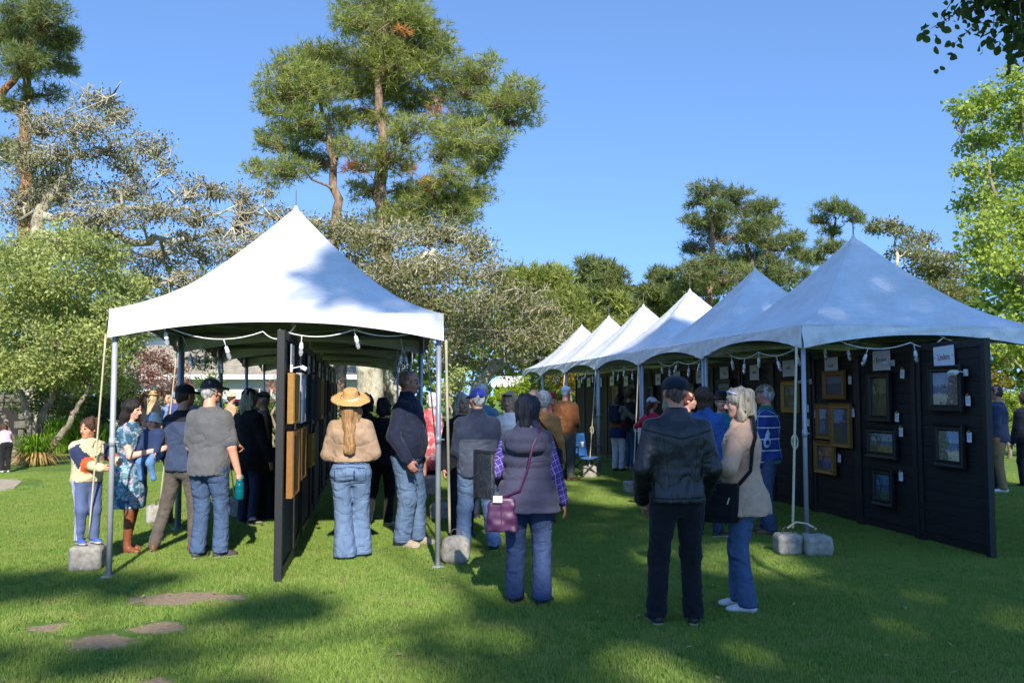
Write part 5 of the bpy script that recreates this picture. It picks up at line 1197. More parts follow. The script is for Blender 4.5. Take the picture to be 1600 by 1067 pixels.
    # ---- shoes
    if shoes:
        Sx = dict(name='shoe', sole=None, k=1., boot=0); Sx.update(shoes); ks = h/1.75*Sx['k']*(.92 if fem else 1)
        for s in (1, -1):
            hip, kn, an, ta = lg[s]; c = A((an[0], an[1], an[2]-.048*h)); RR = A(rotz(ta)); q = lambda p: c+RR @ (A(p)*ks)
            f = Field(); f.ell(q((0, -.035, .04)), A((.036, .045, .05))*ks, RR, .02); f.ell(q((0, .04, .04)), A((.04, .08, .042))*ks, RR, .03); f.ell(q((0, .115, .028)), A((.046, .065, .034))*ks, RR, .03); f.cap(q((0, -.03, .05)), q((0, -.012, .095)), .036*ks, .037*ks, .02)
            if Sx['boot']: f.cap(q((0, -.02, .08)), q((0, -.01, .08)) *.0+A(an)+(kn-an)*Sx['boot'], .046*ks, .068*ks, .03)
            zz = c[2]
            mats = [Sx['mat'], Sx['sole'] or Sx['mat']]
            fobj(Sx['name'], f, max(.008, res*.75), mats, t, (lambda P: (vnoise(P*40)-.5)*.004), clip=zz+.001, midx=lambda cc, z0=zz: (cc[:, 2]-z0 < .024).astype(int))
    # ---- tops, listed from the inside out
    for tp in top:
        G = dict(name='jacket', infl=.02, hem=.47, up=.842, sleeve=1., flare=0., fold=.012, quilt=0, collar=.0, cuff=.004, mats=None, midx=None, arm=.012, hood=False, n=2.3); G.update(tp)
        G['infl'] *= .72; G['arm'] *= .72
        f = Field(); f.loft(st(G['hem'], G['up'], G['infl'], G['flare']), o, R, G['n'], .04)
        if G.get('skirt'):      # a skirt or long coat hanging straight from the hip
            z1 = .53; z0 = G['skirt']; fa, fb = G.get('sk', (.11, .09)); f.loft([(z0*h, 0, 0, fa*h, fb*h), ((z0+z1)/2*h, 0, 0, (fa*.5+.1*.5)*h*bw+G['infl'], (fb*.5+.074*.5)*h*bw+G['infl']), (z1*h+.02, 0, 0, .1*h*bw+G['infl'], .074*h*bw+G['infl'])], (0, 0, 0), None, 2.2, .05)
        for s in (1, -1):
            S0, E0, W0 = arms[s]; r = .0285*h*(.9 if fem else 1)*(.5+.5*bw)+G['arm']; sl = G['sleeve']
            if sl <= 0: f.cap(S0+A((-s*.02*h, 0, 0)), S0+A((-s*.008*h, 0, -.012*h)), r*1.05, r*1.0, .05); continue
            if sl <= .5: f.cap(S0, S0+(E0-S0)*sl*2, r*1.1, r*1.12, .05)
            else: f.cap(S0, E0, r*1.08, r*1.0, .05); f.cap(E0, E0+(W0-E0)*(sl*2-1), r*1.0, r*.8+G['cuff'], .02)
        if G['collar']: f.loft([(.822*h-o[2], 0, -.008*h, .05*h, .047*h), ((.845+G['collar'])*h-o[2], 0, -.004*h, .039*h+G['infl']*.3, .04*h+G['infl']*.3)], o, R, 2, .02)
        if G['hood']:
            f.ell(T((0, -.085, .775)), (.1*h, .055*h, .07*h), R, .012); f.cap(T((-.085, -.03, .8)), T((-.03, .055, .8)), .03*h, .022*h, .02); f.cap(T((.085, -.03, .8)), T((.03, .055, .8)), .03*h, .022*h, .02); f.ell(T((0, -.06, .86)), (.055*h, .045*h, .055*h), R, .012, True)
        fo = folds(G['fold']*.8, sd+31, h, G.get('fz', (11, 11, 13)))
        if G['quilt']:
            zq = G['quilt']
            dd = lambda P: .016*np.abs(np.sin(np.pi*(P[:, 2]-.1)/zq))**.55-.008+(vnoise(P*A((14, 14, 30)))-.5)*.007
        else: dd = fo
        mx_ = G['midx']
        if G.get('armcol'):
            def mx_(c):
                r_ = np.zeros(len(c), int)
                for s in (1, -1):
                    S0, E0, W0 = arms[s]
                    for a_, b_, lo_, hi_, k_ in ((S0, E0, .02, 1.02, 1), (E0, W0, -.05, .3, 2)):
                        d_ = b_-a_; u_ = ((c-a_) @ d_)/(d_ @ d_); q_ = np.linalg.norm(c-a_-np.clip(u_, 0, 1)[:, None]*d_, axis=1)
                        r_[(q_ < .066*h) & (u_ > lo_) & (u_ < hi_)] = k_
                return r_
        fobj(G['name'], f, res, G['mats'] or G['mat'], t, dd, midx=mx_)
    # ---- hair
    if hair:
        Hh = dict(kind='short', len=.2, vol=0); Hh.update(hair); f = Field(); vl = Hh['vol']-(.006 if hat and hat.get('kind', 'cap') in ('cap', 'flat') else 0)
        he = lambda c, r, k=.02*hs, cut=False: f.ell(Hp(c), A(r)*hs, HR, k, cut)
        he((0, -.016, .036), (.086+vl, .103+vl, .094+vl))
        if Hh['kind'] == 'short': he((0, -.05, -.01), (.072+vl, .065+vl, .075+vl), .03*hs)
        if Hh['kind'] == 'bob':
            for s in (-1, 1): f.cap(Hp((s*.064, .0, .03)), Hp((s*.08, -.005, -Hh['len'])), .04*hs, .032*hs, .04*hs)
            f.cap(Hp((0, -.055, .03)), Hp((0, -.065, -Hh['len'])), .07*hs, .062*hs, .05*hs)
        if Hh['kind'] == 'long':
            Ln = Hh['len']; dn = A((0, 0, -1.)); bk = HR @ A((0, -1, 0)); bk[2] = 0
            tp_ = Hp((0, -.05, .0)); md = Hp((0, -.075, -.1)); en = md+dn*(Ln-.1)*hs+bk*min(.1, max(.01, (Ln-.2)*.42))
            f.chain([tp_, md, en], [.075*hs, (.062 if Ln < .4 else .085)*hs, (.04 if Ln < .4 else .052)*hs], .05*hs)
            for s in (-1, 1):
                a0 = Hp((s*.06, -.01, .02)); a1 = Hp((s*.075, -.025, -.09)); f.chain([a0, a1, a1+dn*(Ln-.12)*hs*.75+bk*min(.1, max(.02, (Ln-.2)*.4))], [.038*hs, .034*hs, .022*hs], .04*hs)
        if Hh['kind'] == 'pony':
            he((0, -.05, -.01), (.07, .06, .07), .03*hs); p0 = Hp((0, -.1, .02)); p1 = Hp((0, -.13, -.06)); f.chain([p0, p1, p1+A((0, 0, -Hh['len']*hs))], [.03*hs, .034*hs, .018*hs], .02*hs)
        if Hh['kind'] == 'bun': he((0, -.05, -.01), (.074, .062, .075), .03*hs); he((0, -.1, .05), (.045, .04, .042), .02*hs)
        he((0, .1, -.035), (.062, .078, .1), .02*hs, True)
        if Hh['kind'] in ('short',): f.box(Hp((0, .06, -.09)), A((.2, .075, .06))*hs, .01, HR, .015*hs, True)
        of = A((sd, sd*.3, sd*.7))
        fobj('hair', f, max(.008, res*.7), Hh['mat'], t, lambda P: (vnoise(P*A((60, 60, 8))+of)-.5)*.02+(vnoise(P*A((26, 26, 16))+of)-.5)*.034)
    # ---- hats
    if hat:
        W = dict(kind='cap', mat=None, band=None, tilt=0, brim=.16, back=False); W.update(hat); f = Field(); kd = W['kind']
        HT = HR @ A(rotx(W['tilt'])); q = lambda p: hc+HT @ (A(p)*hs)
        if kd == 'cap':
            f.ell(q((0, -.014, .045)), A((.09, .11, .09))*hs, HT, .01); f.box(q((0, 0, -.06)), A((.2, .2, .092))*hs, .004, HT, .006, True)
            f.ell(q((0, .115, .036)), A((.072, .078, .013))*hs, HT @ A(rotx(-.18)), .006); f.ell(q((0, -.014, .136)), A((.012, .012, .006))*hs, HT, .004)
        elif kd == 'flat':
            f.ell(q((0, -.01, .055)), A((.097, .12, .07))*hs, HT, .02); f.box(q((0, 0, -.07)), A((.2, .2, .092))*hs, .004, HT, .01, True); f.ell(q((0, .1, .05)), A((.08, .065, .018))*hs, HT @ A(rotx(-.25)), .02)
            f.loft([(.015, 0, -.012, .088, .108), (.055, 0, -.012, .094, .114)], (0, 0, 0), None, 2, .01) if False else None
        else:
            br = W['brim']; ch = .15 if kd == 'straw' else .125
            f.loft([(.04*hs, 0, -.012*hs, .09*hs, .108*hs), (.1*hs, 0, -.012*hs, .086*hs, .102*hs), (ch*hs, 0, -.012*hs, .075*hs, .088*hs)], hc, HT, 2.2, .01)
            f.ell(q((0, -.012, ch)), A((.074, .086, .014))*hs, HT, .012)
            for k in range(1):
                f.ell(q((0, -.012, .048)), A((br, br*1.05, .014))*hs, HT, .02)
                if kd == 'bucket': f.loft([(-.01*hs, 0, -.012*hs, br*hs, br*1.05*hs), (.055*hs, 0, -.012*hs, .09*hs, .108*hs)], hc, HT, 2, .01)
        mi = None; ms = W['mat']
        if W.get('two'): ms = [W['mat'], W['two']]; mi = lambda cc: (((cc-hc) @ HT)[:, 0]/hs > .0).astype(int)
        ho = fobj('hat' if kd not in ('cap', 'flat') else 'cap', f, max(.008, res*.7), ms, t, (lambda P: (vnoise(P*30)-.5)*.006) if kd != 'straw' else (lambda P: (vnoise(P*12)-.5)*.012), midx=mi)
        if W['band']:
            f = Field(); f.loft([(.052*hs, 0, -.012*hs, .094*hs, .112*hs), (.082*hs, 0, -.012*hs, .0915*hs, .109*hs)], hc, HT, 2.2, .002); fobj('hat_band', f, .008, W['band'], ho)
    info = dict(t=t, arms=arms, T=T, Hp=Hp, h=h, yaw=yaw, legs=lg, hs=hs, HR=HR, hc=hc)
    if extra: extra(info)
    return info
def world(info, p):
    return Vector(info['t'].location)+rotz(info['yaw']) @ Vector(p)
def child(info, name, mb, mat, smooth=True): return mb.build(name, mat, info['t'], smooth)
# cloths
SEAM = denim('denim_seam', (46, 60, 86))
JEANS = denim('denim_mid', (66, 84, 112)); JLIGHT = denim('denim_light', (94, 114, 142), 1.4); JDARK = denim('denim_dark', (40, 50, 70)); JBLUE = denim('denim_blue', (68, 88, 118))
def F(n, c, **k): return fabric(n, c, **k)
BLK = F('cloth_black', (30, 30, 32)); NAVY = F('cloth_navy', (34, 40, 58)); WHT = F('cloth_white', (222, 222, 220), amt=.06)
SH_DK = solid('shoe_dark', (40, 36, 34), .6); SH_BR = solid('shoe_brown', (104, 72, 48), .6); SH_TAN = solid('shoe_tan', (176, 156, 130), .8); SH_W = solid('shoe_white', (218, 216, 212), .6, amt=.08); SOLE = solid('shoe_sole', (206, 202, 192), .7); SOLED = solid('shoe_sole_dark', (70, 64, 58), .8)
H_DK = hairmat('hair_dark', (34, 28, 26)); H_BR = hairmat('hair_brown', (70, 50, 36)); H_BL = hairmat('hair_blond', (178, 146, 98), (214, 190, 146)); H_GB = hairmat('hair_grey_blond', (160, 140, 112), (206, 194, 172)); H_GY = hairmat('hair_grey', (140, 138, 136), (196, 194, 192)); H_WH = hairmat('hair_white', (206, 202, 198), (236, 232, 228)); H_RD = hairmat('hair_auburn', (92, 48, 34)); H_SP = hairmat('hair_salt_dark', (28, 28, 32), (62, 62, 70))
LEATHER = NT('leather_black'); p = LEATHER.coord('Object'); LEATHER.base(LEATHER.mix(LEATHER.noise(p, 6, 5), L((14, 14, 18)), L((22, 23, 28)))); LEATHER.sp = LEATHER.n('ShaderNodeSeparateXYZ'); LEATHER.l(p, LEATHER.sp.inputs[0]); _m = LEATHER.math
def _line(e, w): return _m('SUBTRACT', 1., _m('MINIMUM', _m('DIVIDE', _m('ABSOLUTE', e), w), 1.))
_ax = _m('ABSOLUTE', LEATHER.sp.outputs[0]); _z = LEATHER.sp.outputs[2]
LEATHER.extra = _m('MAXIMUM', _m('MAXIMUM', _line(_m('SUBTRACT', _z, _m('ADD', 1.335, _m('MULTIPLY', _ax, .25))), .007), _line(_m('SUBTRACT', _z, .915), .006)), _m('MULTIPLY', _line(_m('SUBTRACT', _ax, _m('ADD', .105, _m('MULTIPLY', _m('SUBTRACT', _z, 1.1), .12))), .006), _m('LESS_THAN', _z, 1.36)))
creases(LEATHER, .022, 130, .12, .6); LEATHER.set(Roughness=.42); LEATHER.b.inputs['Specular IOR Level'].default_value = .6; LEATHER = LEATHER.mat
def plaid(name, c0, c1, c2, s1=9., rot=0, z=True):
    q = NT(name); sep = q.n('ShaderNodeSeparateXYZ'); q.l(q.coord('Object', (1, 1, 1), (0, rot, 0)), sep.inputs[0])
    def band(x, k, w): return q.math('LESS_THAN', q.math('ABSOLUTE', q.math('SUBTRACT', q.math('FRACT', q.math('MULTIPLY', x, k)), .5)), w)
    a = q.math('ADD', sep.outputs[0], sep.outputs[1]); b = sep.outputs[2]
    col = q.mix(q.math('MULTIPLY', q.math('ADD', band(a, s1, .22), band(b, s1, .22)), .5), L(c0), L(c1))
    col = q.mix(q.math('MULTIPLY', q.math('MAXIMUM', band(a, s1, .06), band(b, s1, .06)), .75), col, L(c2))
    q.base(col); creases(q, .02, 240, .06); q.set(Roughness=.9); return q.mat
PLAID = plaid('plaid_blue', (28, 58, 128), (16, 34, 84), (196, 206, 222), 7.5); PURP = plaid('plaid_purple', (76, 58, 152), (48, 34, 104), (172, 160, 210), 22., .5)
def floral(name, base, cs, sc=16):
    q = NT(name); v = q.coord('Object'); vo = q.n('ShaderNodeTexVoronoi'); vo.inputs['Scale'].default_value = sc; q.l(v, vo.inputs['Vector'])
    n = q.noise(v, 26, 4, .7, 1.); r = q.n('ShaderNodeSeparateColor'); q.l(vo.outputs['Color'], r.inputs[0])
    pat = q.ramp(r.outputs[0], [(.0, cs[0]), (.25, cs[1]), (.5, cs[2]), (.75, cs[3])], 'CONSTANT')
    q.base(q.mix(q.ramp(n, [(.44, (0, 0, 0)), (.52, (1, 1, 1))]), base, pat)); creases(q, .02, 240, .06); q.set(Roughness=.85); return q.mat
FLORAL = floral('floral_teal', L((62, 96, 118)), [L((152, 178, 190)), L((190, 176, 190)), L((48, 82, 110)), L((112, 152, 160))])
REDCOAT = floral('coat_red_pink', L((206, 96, 98)), [L((226, 150, 150)), L((190, 70, 82)), L((236, 196, 190)), L((206, 110, 120))], 9)
q = NT('straw'); v = q.coord('Object'); q.base(q.ramp(q.noise(v, 60, 4, .7), [(.3, L((176, 136, 82))), (.7, L((206, 168, 112)))])); q.bump(q.noise(q.coord('Object', (1, 1, 5)), 150, 2), .5, .004); q.set(Roughness=.8); STRAW = q.mat
def fp(px, py): 
    g = gnd(px, py); return (g.x, g.y, 0)
def pd(px, Y): return (at(px, 617, Y).x, Y, 0)
WB = 'visitors'
# --- the boy on the block
CREAM = F('jacket_cream', (206, 192, 150), amt=.1); KNAVY = F('jacket_navy_block', (46, 54, 84)); ORNG = F('jacket_orange', (206, 92, 48))
q = NT('track_pants'); sep = q.n('ShaderNodeSeparateXYZ'); g_ = q.n('ShaderNodeNewGeometry'); q.l(q.coord('Object'), sep.inputs[0])
ay = q.math('ADD', sep.outputs[1], .0); st_ = q.math('LESS_THAN', q.math('ABSOLUTE', q.math('SUBTRACT', q.math('FRACT', q.math('MULTIPLY', ay, 55.)), .5)), .24)
inb = q.math('MULTIPLY', q.math('LESS_THAN', q.math('ABSOLUTE', ay), .027), q.math('GREATER_THAN', q.math('ABSOLUTE', sep.outputs[0]), .088))
q.base(q.mix(q.math('MULTIPLY', st_, inb), L((84, 98, 134)), L((226, 226, 228)))); q.set(Roughness=.8); TRACK = q.mat
boyc = Vector(B1)
boy = person('boy in a cream and navy jacket standing on a concrete block, holding the tent leg', (boyc.x-.03, boyc.y, 0), 1.17, (.72, -.62), [dict(name='jacket', mats=[CREAM, KNAVY, ORNG], infl=.036, hem=.5, arm=.02, armcol=True, collar=.015, fold=.014)],
    dict(name='track_pants', mat=TRACK, infl=.016, cuff=.0), skin=(206, 148, 112), hair=dict(kind='short', mat=H_BR, vol=.006), shoes=dict(mat=solid('shoe_blue', (72, 92, 178), .6), sole=SOLE, k=1.05), res=.0095, build=1.05, head=(-1.2, -.02), headk=1.0,
    armR=(-.02, .2, .62), armL=(-.16, .2, .66), handR=1.2, handL=1.2, footR=(.05, 0, 0), footL=(-.06, .02, .1), dz=.245)
# --- woman in floral dress, holding the toddler
wd = person('woman in a floral blue dress and brown boots holding a toddler', fp(200, 862), 1.62, (.93, -.12), [dict(name='dress', mat=FLORAL, infl=.014, hem=.5, sleeve=.22, skirt=.285, sk=(.098, .1), fold=.012)], None, skin=(222, 176, 152), sex='f', hair=dict(kind='long', len=.33, mat=H_DK, vol=.004),
    shoes=dict(name='boot', mat=solid('boot_brown', (128, 72, 42), .5), boot=1.02, sole=SH_BR), res=.011, build=1.1, armR=(.04, .19, .66), armL=(-.06, .2, .655), handR=.9, handL=.9, legs=1, footR=(.05, .03, -.2), footL=(-.06, -.04, .1), head=(-.1, -.15))
tod = world(wd, (-.01, .25, 0)); 
person('toddler in a white and blue sun hat held by the woman in the floral dress', (tod.x, tod.y, 0), .74, (-.25, -1), [dict(name='top', mat=F('toddler_navy', (40, 56, 90)), infl=.02, hem=.45, fold=.006)], dict(mat=F('toddler_blue', (92, 132, 178)), infl=.01), skin=(206, 150, 124), hair=dict(kind='short', mat=H_BR), headk=.86,
    hat=dict(kind='bucket', mat=WHT, two=F('hat_blue', (104, 122, 168)), brim=.13, tilt=.25), res=.01, build=1.35, dz=.68, armR=(.16, .16, .5), armL=(-.16, .16, .5), footR=(.1, .12, 0, .1), footL=(-.1, .12, 0, .1))
# --- three people under the left of the left tent
m3 = person('man in a slate jacket with a black yoke and dark cap, pointing right', fp(283, 862), 1.77, (.35, .94), [dict(mats=[F('slate_blue', (58, 70, 96)), F('yoke_black', (34, 34, 40))], infl=.02, hem=.48, midx=lambda c: (c[:, 2] > 1.37).astype(int), fold=.014)], dict(mat=F('trousers_taupe', (92, 84, 76)), infl=.012), skin=(196, 140, 112), hair=dict(kind='short', mat=H_BR), hat=dict(kind='cap', mat=F('cap_black', (34, 32, 34))),
    shoes=dict(mat=SH_BR, sole=SOLED), res=.012, armR=(.17, .27, .63), palmR=(-.3, 0, -1), handR=1.4, point=1, armL='pocket', footL=(-.15, -.06, .6), footR=(.06, .04, -.2), head=(-.25, 0))
def bottle(info):
    w = Vector(info['arms'][1][2]); c = world(info, w+Vector((.02, .0, -.27)))
    t = empty('water_bottle', c, 0, 'teal water bottle hanging from the hand of the man in a grey t-shirt', 'bottle')
    TE = NT('teal_plastic'); TE.base(L((10, 120, 128))); TE.set(Roughness=.12); TE.b.inputs['Transmission Weight'].default_value = .45; TE.b.inputs['IOR'].default_value = 1.3
    MB().lathe([(.036, 0), (.044, .01), (.045, .09), (.042, .1), (.045, .11), (.045, .15), (.034, .175)], (0, 0, 0), 18).build('bottle_body', TE.mat, t, True)
    MB().lathe([(.03, .172), (.033, .178), (.033, .2), (.028, .206)], (0, 0, 0), 16).build('lid', solid('lid_teal', (24, 96, 104), .4), t, True)
    MB().tube([(.03, 0, .19), (.032, 0, .235), (0, 0, .262), (-.032, 0, .235), (-.03, 0, .19)], .006, 6).build('carry_loop', solid('lid_teal', (24, 96, 104), .4), t, True)
m4 = person('man in a grey t-shirt, jeans and grey cap with his back to us', fp(324, 872), 1.82, (.34, .94), [dict(name='t_shirt', mat=F('tee_grey', (96, 96, 98), amt=.1), infl=.026, hem=.46, sleeve=.4, arm=.022, fold=.012)], dict(name='jeans', mat=JEANS, infl=.018, cuff=.016, fold=.015), skin=(214, 158, 132), hair=dict(kind='short', mat=H_GY), hat=dict(kind='cap', mat=F('cap_grey', (72, 70, 68))),
    shoes=dict(name='sandal', mat=solid('sandal_dark', (74, 68, 66), .7), sole=SH_W), res=.01, build=1.1, belly=.03, armR=(.165, .04, .475), handR=1.1, armL='front', footR=(.065, .03, -.5), footL=(-.05, -.02, .1), head=(-.35, 0), extra=bottle)
person('woman in a long black coat and navy cap under the left tent', fp(386, 818), 1.74, (.45, .9), [dict(name='coat', mat=BLK, infl=.035, hem=.44, skirt=.4, sk=(.135, .115), flare=.02, arm=.02)], dict(name='jeans', mat=JDARK, infl=.012), sex='f', build=1.12, hair=dict(kind='long', len=.24, mat=H_GB, vol=.004), hat=dict(kind='cap', mat=NAVY), shoes=dict(mat=SH_DK, sole=SOLE), res=.013, head=(-.4, 0), armR=(.17, .04, .47))
person('person in a brown cap half hidden behind the black coat', pd(412, 12.6), 1.7, (-.8, -.3), [dict(mat=F('tan_jacket', (132, 104, 84)), infl=.02)], dict(mat=JDARK), hair=dict(kind='short', mat=H_GY), hat=dict(kind='cap', mat=F('cap_brown', (104, 78, 66))), shoes=dict(mat=SH_DK), res=.016)
# --- background left
person('blonde woman in black top and straw hat, her back turned, on the far lawn', fp(236, 722), 1.74, (.2, 1), [dict(name='top', mat=F('top_charcoal', (42, 40, 42)), infl=.03, hem=.5, sleeve=.8)], dict(name='jeans', mat=JBLUE, cuff=.03, infl=.012), sex='f', build=1.15, hair=dict(kind='long', len=.42, mat=H_BL), hat=dict(kind='straw', mat=STRAW, brim=.17), shoes=dict(mat=SH_TAN), res=.016, footR=(.08, 0, -.2), footL=(-.07, 0, .2))
person('person in sunglasses and a pale blue shirt far behind the floral dress', pd(263, 23), 1.66, (-.3, -1), [dict(name='shirt', mat=F('shirt_paleblue', (120, 138, 176)), infl=.02)], dict(mat=BLK), sex='f', skin=(214, 164, 140), hair=dict(kind='bob', len=.09, mat=H_BL), shoes=dict(mat=SH_DK), res=.018)
person('person in a blue sun hat and violet blue jacket on the far left lawn', pd(276, 22), 1.74, (.5, .8), [dict(mat=F('jacket_violet', (70, 74, 128)), infl=.026)], dict(mat=F('trousers_grey', (96, 92, 92))), hat=dict(kind='bucket', mat=F('hat_paleblue', (122, 142, 184)), brim=.14), hair=dict(kind='short', mat=H_GY), shoes=dict(mat=SH_DK), res=.018)
person('person in a cream sun hat and tan jacket between the left tent legs', pd(361, 21), 1.7, (.7, .6), [dict(mat=F('jacket_tan_far', (186, 150, 116)), infl=.026)], dict(mat=F('trousers_khaki_far', (150, 132, 104))), hat=dict(kind='straw', mat=F('hat_cream', (206, 190, 150)), brim=.14), hair=dict(kind='short', mat=H_BR), shoes=dict(mat=SH_DK), res=.018)
person('person with red hair half hidden behind the blonde woman in the straw hat', pd(226, 23.5), 1.66, (.6, -.6), [dict(mat=F('top_rust', (110, 60, 48)), infl=.02)], dict(mat=BLK), sex='f', hair=dict(kind='long', len=.25, mat=H_RD), shoes=dict(mat=SH_DK), res=.018)
person('child in a pink top and black trousers bending over at the far left edge', fp(8, 738), 1.15, (-.6, .7), [dict(name='top', mat=F('top_pink', (206, 170, 182)), infl=.024, hem=.5)], dict(mat=BLK, infl=.012), sex='f', lean=.75, hair=dict(kind='bob', len=.1, mat=H_BR), shoes=dict(mat=SH_W), res=.015, armR=(.12, .3, .45), armL=(-.1, .33, .5), headk=1.)
# --- centre under the left tent
person('woman in a wide straw hat, beige sweater and flared jeans seen from behind', fp(547, 873), 1.7, (-.12, 1), [dict(name='sweater', mat=F('sweater_beige', (158, 132, 108), weave=90, bump=.5), infl=.036, hem=.575, arm=.03, fold=.016)], dict(name='flared_jeans', mat=JLIGHT, infl=.012, knee=.014, cuff=.062, fold=.012, bot=.02, top=.605), sex='f', build=1.1, hair=dict(kind='long', len=.5, mat=hairmat('hair_sandy', (134, 96, 58), (178, 140, 96))), hat=dict(kind='straw', mat=STRAW, band=WHT, brim=.215, tilt=.38),
    shoes=dict(mat=SH_TAN, sole=SOLE), res=.0095, armR=(.09, .13, .59), armL=(-.09, .14, .59), footR=(.06, .06, -.2), footL=(-.03, -.03, .15), leanx=-.02)
def phone(info):
    w = Vector(info['arms'][1][2]); t = empty('phone', world(info, w+Vector((-.02, .03, -.12))), info['yaw'], 'dark phone in the hand of the tall man in the navy jacket', 'phone')
    MB().box((0, 0, 0), (.012, .072, .15), R=rotx(.3), ch=.003).build('phone_body', solid('phone_black', (22, 22, 24), .3), t)
m14 = person('tall bald man in a navy jacket and loose jeans standing at the tent leg', fp(636, 853), 1.93, (.96, -.22), [dict(mat=F('jacket_navy', (30, 36, 56)), infl=.03, hem=.5, arm=.022, collar=.03, fold=.016)], dict(name='jeans', mat=denim('denim_pale', (86, 106, 132), 1.4), infl=.028, knee=.012, cuff=.022, fold=.017), skin=(190, 132, 112), shoes=dict(mat=SH_TAN, sole=SOLE, k=1.08), res=.0095, build=1.08, belly=.035, armR=(.15, .05, .5), handR=1.0, hair=dict(kind='short', mat=hairmat('stubble_hair', (120, 96, 84), (158, 128, 112)), vol=-.009), head=(-.05, -.12), extra=phone, footR=(.05, -.01, -.1), footL=(-.06, .04, .1))
person('dark haired woman in a dark maroon top beyond the straw hat', pd(572, 11.9), 1.68, (.5, .8), [dict(name='top', mat=F('top_maroon', (58, 36, 38)), infl=.024)], dict(mat=BLK), sex='f', hair=dict(kind='bob', len=.1, mat=H_DK), shoes=dict(mat=SH_DK), res=.015, armR=(.14, .2, .58))
def overshirt(info):
    f = Field(); T = info['T']; f.loft([(-.42, .02, 0, .15, .05), (-.2, .0, 0, .11, .05), (0, -.05, 0, .05, .04)], T((.08, .06, .6)), A(roty(-.25)), 2, .03)
    o = fobj('tied_shirt', f, .012, JLIGHT, info['t'], folds(.016, 77, 1.7)); o['label'] = 'pale blue shirt hanging at the waist'
person('person in black with a pale blue shirt hanging at the waist, behind the tall man', fp(597, 822), 1.62, (.3, .9), [dict(name='top', mat=BLK, infl=.03)], dict(mat=F('trousers_black', (28, 28, 30))), sex='f', hair=dict(kind='bob', len=.08, mat=H_DK), shoes=dict(mat=SH_TAN, sole=SOLE), res=.014, extra=overshirt, footL=(-.1, -.05, .5))
person('white haired woman in a long pink and red patterned coat', fp(674, 772), 1.7, (.6, .7), [dict(name='coat', mat=REDCOAT, infl=.035, hem=.5, skirt=.24, sk=(.13, .11))], dict(mat=BLK), sex='f', build=1.1, hair=dict(kind='bob', len=.1, mat=H_WH), shoes=dict(mat=SH_DK), res=.014, head=(.4, 0))
# --- group at the middle
person('grey blonde woman in black facing us beside the blue cap', pd(722, 10.6), 1.68, (.35, -1), [dict(name='coat', mat=F('coat_black_b', (28, 27, 28)), infl=.024, hem=.42)], dict(mat=BLK, infl=.012), sex='f', skin=(196, 146, 124), hair=dict(kind='long', len=.26, mat=H_GB), shoes=dict(mat=SH_DK), res=.012, head=(.1, -.05))
m19 = person('man in a blue cap, dark fleece and pale jeans seen from behind', fp(745, 862), 1.72, (-.18, 1), [dict(name='fleece', mats=[F('fleece_navy', (40, 48, 66)), F('fleece_grey', (72, 78, 92))], infl=.032, hem=.46, arm=.024, collar=.03, midx=lambda c: (c[:, 2] < 1.18).astype(int) * (np.abs(c[:, 0]) < .2))], dict(name='jeans', mat=JLIGHT, infl=.024, cuff=.012, fold=.017), skin=(190, 140, 116), hair=dict(kind='short', mat=H_GY), hat=dict(kind='cap', mat=F('cap_blue', (36, 54, 142))), shoes=dict(mat=SH_DK, sole=SOLE), res=.0105, build=1.1, belly=.03, head=(.35, 0), armL='front', armR='front', footR=(.11, .02, -.2), footL=(-.09, -.02, .25))
person('white haired man in a teal shirt behind the blue cap', pd(752, 12.2), 1.8, (.4, -.8), [dict(name='shirt', mat=F('shirt_teal', (88, 128, 140)), infl=.03)], dict(mat=JDARK), skin=(214, 160, 140), hair=dict(kind='short', mat=H_WH, vol=.004), shoes=dict(mat=SH_DK), res=.014, build=1.1)
person('long haired blonde woman in a white top facing left in the middle group', pd(797, 11.4), 1.7, (-.35, -1), [dict(name='top', mat=WHT, infl=.018)], dict(mat=JBLUE), sex='f', skin=(214, 162, 136), hair=dict(kind='long', len=.34, mat=H_BL), shoes=dict(mat=SH_W), res=.012, head=(-.1, -.1), extra=lambda i: child(i, 'sunglasses', MB().tube([i['Hp']((-.07, .07, .075)), i['Hp']((-.03, .1, .085)), i['Hp']((.03, .1, .085)), i['Hp']((.07, .07, .075))], .011), solid('dark_glasses', (24, 22, 22), .2)))
PB = solid('purple_leather', (72, 30, 68), .45, bump=.25)
